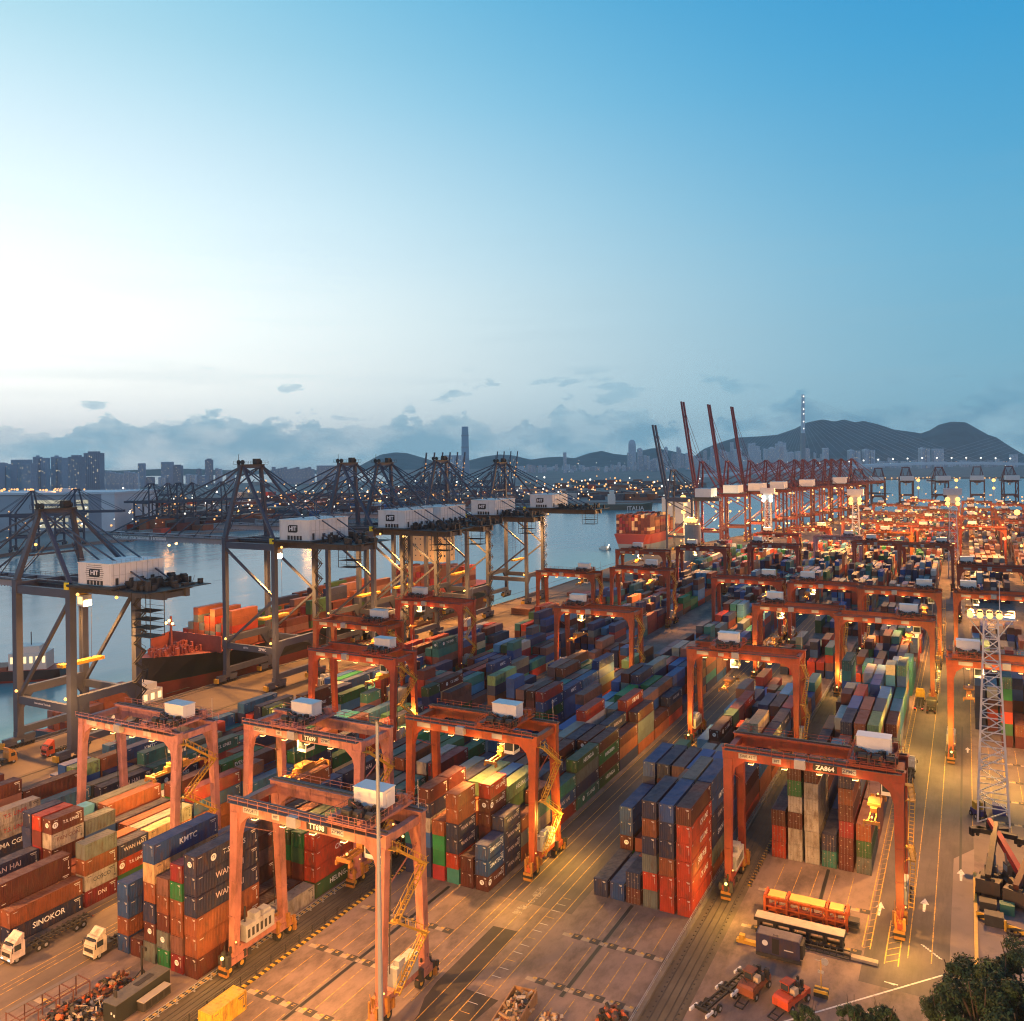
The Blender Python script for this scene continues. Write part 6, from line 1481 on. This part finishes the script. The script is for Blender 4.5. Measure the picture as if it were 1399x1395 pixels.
# hills
def hills(name, prof, dist, depth, seed):
    q = random.Random(seed); xs = np.arange(prof[0][0], prof[-1][0] + 1, 4.0); ys = np.interp(xs, [p_[0] for p_ in prof], [p_[1] for p_ in prof]); rows = 12; v = []; f = []
    ph = [(q.uniform(.01, .12), q.uniform(0, 6), q.uniform(0, 6)) for _ in range(7)]
    for j in range(-rows, rows + 1):
        s = abs(j) / rows
        for x, y in zip(xs, ys):
            top = at(x, y, dist); hh = (top.z - ZW); rid = sum(math.sin(a * x + b_ + s * c * 2) for a, b_, c in ph) / 7
            k = (1 - s) ** 1.15 * (1 + .16 * rid * min(1, s * 3)) if s < 1 else -.02
            dpt = dist + j / rows * depth * (1 + .12 * rid); b2 = at(x, y, dist); g_ = Vector((b2.x, b2.y, 0)).normalized() * (dpt / dist) * Vector((b2.x, b2.y, 0)).length
            v.append((g_.x, g_.y, ZW + hh * k))
    n = len(xs)
    for j in range(2 * rows):
        for i in range(n - 1): a = j * n + i; f.append((a, a + 1, a + n + 1, a + n))
    me = bpy.data.meshes.new(name); me.from_pydata(v, [], f); me.materials.append(hillm); me.update()
    for p_ in me.polygons: p_.use_smooth = True
    struct(link(name, me))
hills('hills', [(930, 640), (960, 614), (985, 604), (1005, 598), (1040, 596), (1062, 594), (1085, 586), (1103, 577), (1124, 573), (1140, 576), (1153, 573), (1168, 577), (1180, 575), (1200, 580), (1222, 587), (1245, 590), (1258, 592), (1270, 588), (1283, 580), (1300, 576), (1320, 577), (1332, 584), (1350, 594), (1362, 598), (1380, 610), (1399, 621), (1440, 632), (1500, 640)], 8600, 1500, 3)
hills('hills', [(470, 645), (492, 636), (520, 621), (540, 618), (556, 619), (580, 626), (610, 636), (630, 632), (660, 624), (682, 621), (700, 622), (725, 628), (745, 625), (765, 624), (785, 626), (805, 619), (822, 616), (838, 620), (856, 622), (875, 616), (893, 612), (912, 615), (935, 620), (960, 626), (1000, 640)], 9400, 1500, 8)
hills('hills', [(-80, 648), (0, 643), (60, 640), (160, 643), (240, 640), (330, 643), (420, 642), (500, 645)], 7000, 900, 5)
# wooded islet and the breakwater in the bay
o = struct(MB().prism([(0, 0), (10, 3), (60, 5), (120, 3), (150, 0)], 1, 0, 40).build('islet', hillm, None, gp(1120, 676, ZW), None)); o.rotation_euler = (0, 0, CAM_TH)
# cable-stayed bridge: one needle tower in view, the other beyond the frame
DB = 2600; bridge = thing('cable_stayed_bridge', 'long cable-stayed bridge with a pale needle tower across the right distance', 'bridge', (0, 0, 0))
p0 = at(1097, 656, DB); ptop = at(1097, 539, DB); psh = at(1097, 592, DB); ped = mat('bridge_concrete', (.36, .36, .37)); pst = mat('bridge_steel', (.72, .74, .76), metal=.0, rough=.4)
MB().cyl((p0.x, p0.y, ZW), tuple(psh), 9.5, 16, 0, 7.0).build('tower_base', ped, bridge); MB().cyl(tuple(psh), tuple(ptop), 6.4, 14, 0, 4.6).build('tower_needle', pst, bridge)
m = MB()
for f_ in (.12, .3, .5, .62, .8, .95): q_ = psh.lerp(ptop, f_); m.ball(q_ + Vector((3, -5.5, 0)), 2.0, 6)
m.build('tower_lamp', farwhite, bridge)
dk = [at(x, y, DB + (x - 1097) * .4) for x, y in ((960, 650), (1097, 642), (1150, 638.5), (1200, 635.5), (1260, 633.2), (1330, 632.8), (1420, 634.5), (1520, 640), (1600, 644))]
m = MB(); m.path([tuple(v) for v in dk], 34, 8); m.build('deck', pst, bridge)
m = MB(); 
for k in range(18):
    f_ = k / 17; s = psh.lerp(ptop, .25 + .7 * f_); x = 1112 + 235 * f_; i = max(0, min(len(dk) - 2, sum(1 for v in (960, 1097, 1150, 1200, 1260, 1330, 1420, 1520) if x >= v) - 1)); xs = (960, 1097, 1150, 1200, 1260, 1330, 1420, 1520, 1600); u = (x - xs[i]) / (xs[i + 1] - xs[i]); m.bar(tuple(s), tuple(dk[i].lerp(dk[i + 1], u)), .35)
    x = 1085 - 120 * f_; u = (x - 960) / 137; m.bar(tuple(s), tuple(dk[0].lerp(dk[1], u)), .35)
t2 = at(1620, 520, DB + 220); t2b = at(1620, 592, DB + 220)
for k in range(20):
    f_ = k / 19; s = t2b.lerp(t2, .2 + .8 * f_); x = 1560 - 330 * f_; xs = (960, 1097, 1150, 1200, 1260, 1330, 1420, 1520, 1600); i = max(0, sum(1 for v in xs[:-1] if x >= v) - 1); u = (x - xs[i]) / (xs[i + 1] - xs[i]); m.bar(tuple(s), tuple(dk[i].lerp(dk[i + 1], u)), .35)
m.build('stay_cable', pst, bridge)
q_ = at(1620, 656, DB + 220); MB().cyl((q_.x, q_.y, ZW), tuple(t2b), 9.5, 14, 0, 7).cyl(tuple(t2b), tuple(t2), 6.4, 14, 0, 4.6).build('tower_base', ped, bridge)
m = MB()
for k in range(14): x = 1120 + k * 20; i = max(0, sum(1 for v in xs[:-1] if x >= v) - 1); u = (x - xs[i]) / (xs[i + 1] - xs[i]); q_ = dk[i].lerp(dk[i + 1], u); m.bar(tuple(q_), tuple(q_ + Vector((0, 0, 16))), .6); m.ball(q_ + Vector((0, -3, 17)), 2.6, 6, 1)
m.build('road_lamp', [pst, farwhite], bridge)
p = at(1180, 690, 1400)
# ---------------------------------------------------------------- far terminal across the water
p = at(85, 738, 960); t = thing('warehouse', 'large grey cargo building across the water with lit strip windows and lamps on its roof', 'warehouse', (0, 0, 0)); wl_ = mat('warehouse_grey', (.42, .43, .46), noise=.1, nscale=.05); wp = mat('warehouse_pale', (.66, .66, .68), noise=.08, nscale=.05); a, b_ = at(-60, 738, 1010), at(158, 733, 985); u = (b_ - a); u.z = 0; Lw = u.length; t.location = (a.x, a.y, ZW + 2); t.rotation_euler = (0, 0, math.atan2(u.y, u.x)); hz = at(100, 676, 1000).z - ZW - 2
MB().box(0, Lw * .92, 0, 90, 0, hz).build('wall', wl_, t); MB().box(Lw * .92, Lw, -1.5, 90, 0, hz + .5).build('end_wall', wp, t); MB().box(Lw * .72, Lw * .75, -1.4, 0, 0, hz).box(Lw * .84, Lw * .92, -1.2, 0, 0, hz).build('stair_core', towerm[3], t); MB().box(-1, Lw + 1, -2, 91, hz + .5, hz + 3).box(Lw * .6, Lw * .68, 10, 30, hz + 3, hz + 7).build('roof', wp, t)
for k in range(5): MB().box(Lw * .5, Lw * .71, -.4, -.02, 5 + k * (hz - 8) / 5, 5 + k * (hz - 8) / 5 + 4.2).box(Lw * .76, Lw * .835, -.4, -.02, 5 + k * (hz - 8) / 5, 5 + k * (hz - 8) / 5 + 4.2).build('window_strip', mat_once('warm_dim_window', (.5, .48, .4), emit=(1, .85, .5), estr=.45), t)
for k in range(34): lampball((k * Lw / 46 + (k % 3) * 2, 3 + (k * 13) % 30, hz + 5.5 + (k % 2)), 1.1 + .5 * (k % 3 == 0), farglow, 'roof_lamp', t)
# quay cranes over there: one built, the rest copied
fc = make_sts('quay_crane', 'small dark quay crane on the far terminal', 0, 18, 30, 52, hitgrey, boomlen=40, back=16, xl=0, gauge=18, detail=False, stair=False, house=False, group='far terminal cranes')
fr = make_sts('quay_crane', 'far terminal crane with its lit boom raised upright', 0, 18, 34, 58, hitgrey, boom=84, boomlen=52, back=16, xl=0, gauge=18, detail=False, stair=False, house=False, group='far terminal cranes with raised booms')
for k in range(4): lampball((-20.5 - k * 1.2, 9, 52 + k * 6), 1.3, farglow, 'boom_lamp', fr)
fp = [(196, 722), (214, 721), (232, 720), (246, 719), (290, 716), (22, 752), (88, 744), (430, 708), (460, 706)]
for k, (px, py) in enumerate(fp):
    p = gp(px, py, 0); o = fc if k == 0 else dup(fc, p); o.location = p; o.rotation_euler = (0, 0, R(200 + (k * 17) % 30)); o['label'] = f'small dark quay crane on the far terminal, {ORD[k]} of its row'
for k, px in enumerate((562, 573, 584, 594, 604, 614, 658, 667, 676, 685)):
    p = gp(px, 697, 0); o = fr if k == 0 else dup(fr, p); o.location = p; o.rotation_euler = (0, 0, R(205)); o['label'] = f'far crane with its lit boom raised upright, {ORD[k]} from the left'
rc = make_sts('quay_crane', 'small red quay crane at the far end of the yard', 0, 18, 33, 55, redcrane, boomlen=50, back=18, xl=0, gauge=18, detail=False, stair=False, group='cranes at the end of the yard')
for k, (px, py) in enumerate(((1190, 692), (1230, 690), (1278, 690), (1326, 690), (1372, 690), (1166, 700))):
    p = gp(px, py, 0); o = rc if k == 0 else dup(rc, p); o.location = p; o.rotation_euler = (0, 0, R(-90 + (k % 3) * 8)); o['label'] = f'small red quay crane at the far end of the yard, {ORD[k]} of the group'
# sheds, stacks and lamps over there (too far to part)
q = random.Random(31); lst = []
for k in range(520):
    px = q.uniform(170, 780); py = np.interp(px, [170, 400, 560, 690, 790], [734, 713, 698, 688, 686]) - abs(q.gauss(0, 1)) * np.interp(px, [170, 790], [22, 9]); p = gp(px, max(661, py), ZW + 3); lst.append(dict(x=p.x, y=p.y, z=ZW + 3, L=q.uniform(12, 40), W=q.uniform(8, 30), H=q.choice((3, 6, 9, 12, 14)), c=q.choice('oorddpyykkwpb')))
for k in range(120):
    px = q.uniform(780, 960); p = gp(px, q.uniform(660, 684), ZW + 3); lst.append(dict(x=p.x, y=p.y, z=ZW + 3, L=q.uniform(12, 60), W=q.uniform(8, 40), H=q.choice((3, 6, 9, 12)), c=q.choice('oorddpyykkp')))
box_cloud('far_terminal_stacks', lst)
struct(box_cloud('ship_deck_containers', DECK), 'stuff')
def lampcloud(name, pts, m_):
    b = MB()
    for p_, r_ in pts: b.ball(p_, r_, 6)
    struct(b.build(name, m_), 'stuff')
pts = []; ptw = []
for k in range(620):
    px = q.uniform(0, 960); base = np.interp(px, [0, 170, 400, 560, 690, 960], [748, 734, 713, 698, 688, 684]); py = base - abs(q.gauss(0, 1)) * np.interp(px, [0, 960], [26, 10]); 
    if px < 165 and q.random() < .7: continue
    p = gp(px, max(664, py), 0); d = p.length; (pts if q.random() < .72 else ptw).append((Vector((p.x, p.y, q.uniform(3, 30))), d * q.uniform(.00045, .0013)))
for k in range(120): px = q.uniform(700, 1399); d = q.uniform(4500, 6500); (pts if q.random() < .5 else ptw).append((at(px, q.uniform(628, 652), d), d * q.uniform(.00025, .0005)))
for k in range(60): px = q.uniform(1130, 1399); p = at(px, 653.5 - q.random() * 1.5, 2750); pts.append((p, 1.6 + q.random()))
lampcloud('distant_lamps', pts, farglow); lampcloud('distant_white_lamps', ptw, farwhite)
pts = []; ptw = []                                          # the yard's own far lamps, on cranes and poles
for k in range(190):
    y = q.uniform(520, 1180); x = q.uniform(-130 if y < 900 else -110, .06 * y); pts.append((Vector((x, y, q.choice((5, 20, 24, 24, 27, 27)) + q.uniform(-2, 2))), q.uniform(.5, 1.05)))
for k in range(110): y = q.uniform(640, 1120); x = qx(y) + q.uniform(-2, 34); pts.append((Vector((x, y, q.choice((3, 8, 16, 28, 36, 40)) + q.uniform(-2, 2))), q.uniform(.5, 1.1)))
lampcloud('yard_lamps', pts, farglow)
# ---------------------------------------------------------------- the yard's lamps (sodium)
def mast_light(x, y, z, w, col=SODIUM, dirs=((0, -1), (.9, .5), (-.9, .5))):
    for dx, dy in dirs: lamp('mast_light', (x + dx * 3.2, y + dy * 3.2, z), w, col, 1.0, 120, (dx, dy, -.75))
mast_light(4, 197, 41.3, 210000)
for p, w in zip(FM, (300000, 300000, 120000, 300000)): mast_light(p.x, p.y, p.z, w, SODIUM if w != 120000 else (.8, 1, .7))
# high masts standing just outside the frame, behind and beside the camera
for nm_, (x, y, w) in zip(('behind the camera', 'below the bottom left corner', 'beyond the left edge'), ((-22, 48, 260000), (-104, 26, 300000), (-150, 60, 190000))):
    t = thing('floodlight_mast', f'floodlight mast outside the view, {nm_}', 'light mast', (x, y, 0), group='masts near the camera'); MB().cyl((0, 0, 0), (0, 0, 34), .4, 10, 0, .2).build('shaft', mastm, t); MB().box(-1.6, 1.6, -.4, .4, 34, 34.6).build('lamp_head', dark, t)
    lamp('mast_light', (x, y, 33.5), w, radius=1.2)
lamp('mast_light', (-60, 50, 17), 130000, radius=1.0)  # bare lamp added out of view to warm the foreground; no mast here
lamp('lift_light', (-111.2, 116.0, 17.5), 2600, radius=.4); lamp('lift_light', (-111.2, 128.0, 17.5), 1500, radius=.4)
for i, r in enumerate(RTGS):
    o = r[7]; x0, yc, tx = r[0] + HS, r[1], r[2]
    if yc < 470: lamp('gantry_light', (x0 + tx * .6, yc - 3.0, 22.4), 52000 if yc < 300 else 62000, radius=.6, spot=125)
    if yc < 370:
        for k in range(4): lamp('beam_light', (x0 - 9.3 + k * 5.4, yc - 5.5, 22.3), 240, radius=.2)
for y0, hg in ((136.8, 40), (208.2, 45), (260.5, 45), (284.8, 45), (329, 46), (387.5, 46)):
    lamp('crane_light', (XL - 6, y0 + 9, hg - 2), 190000, radius=1.2, spot=140); lamp('crane_light', (XL - 20, y0 + 9, hg - 2), 60000, radius=1.2, spot=140); lamp('crane_light', (XL + 5, y0 - 7, 17), 9000, radius=.6)
for y in (650, 720, 790, 860, 930, 1000, 1070): lamp('crane_light', (qx(y) + 14, y, 20), 60000, radius=1.5)
for x, y in ((-45, 700), (-5, 760), (-70, 830), (10, 900), (-40, 980), (-90, 640), (15, 640)): lamp('mast_light', (x, y, 40), 150000, radius=2)
AMB = (1, .54, .08)
for x, y, z, w in ((-34.4, 135.5, 4.2, 1500), (-64.8, 142, 7, 4500), (-66.0, 122, 7, 3000), (-93.6, 85.5, 5, 500), (-9.0, 136, 5, 2600), (-65.5, 86, 6.5, 600), (-5.4, 222, 7, 5000), (-121.5, 100, 8, 2600), (-128, 118, 9, 3500), (-34.5, 205, 8, 2600), (-62.5, 212, 7, 2200), (-9, 268, 8, 5000), (-12.5, 232, 8, 4500), (-7, 330, 8, 5000), (-35, 276, 7, 3000), (-67, 200, 8, 1800), (-93.5, 250, 8, 2500), (8, 212, 9, 4500), (-62, 285, 9, 6000), (-151, 170, 8, 4000), (-126, 180, 9, 3500)): lamp('leg_light', (x, y, z), w * 1.5, AMB, .3)
for px, py, w in ((230, 700, 90000), (420, 694, 90000), (330, 680, 120000), (600, 684, 90000), (740, 676, 70000), (80, 720, 50000)):
    p = gp(px, py, 0); lamp('far_terminal_light', (p.x, p.y, 45), w, radius=6)
lamp('ship_light', (-237, 212, 20), 5000, radius=.6); lamp('ship_light', (-232, 318, 28), 12000, radius=.8); lamp('ship_light', (-246, 672, 34), 12000, radius=1)
lamp('road_light', (-8, 290, 9), 4500, (1, .66, .12), .4); lamp('road_light', (8, 215, 10), 3000, (1, .72, .15), .4); lamp('road_light', (-11, 250, 9), 2500, (1, .66, .12), .4)
finish_containers()
# ---------------------------------------------------------------- the air
if HAZE:
    hz_ = bpy.data.materials.new('haze_air'); hz_.use_nodes = True; t = hz_.node_tree; t.nodes.clear(); v = t.nodes.new('ShaderNodeVolumePrincipled'); o_ = t.nodes.new('ShaderNodeOutputMaterial'); t.links.new(v.outputs[0], o_.inputs['Volume'])
    v.inputs['Color'].default_value = (.84, .94, 1.0, 1); v.inputs['Density'].default_value = HAZE; v.inputs['Anisotropy'].default_value = .0
    m = MB().box(-11500, 11500, -1700, 11800, ZW - 2.5, 560); struct(m.build('haze', hz_), 'stuff')
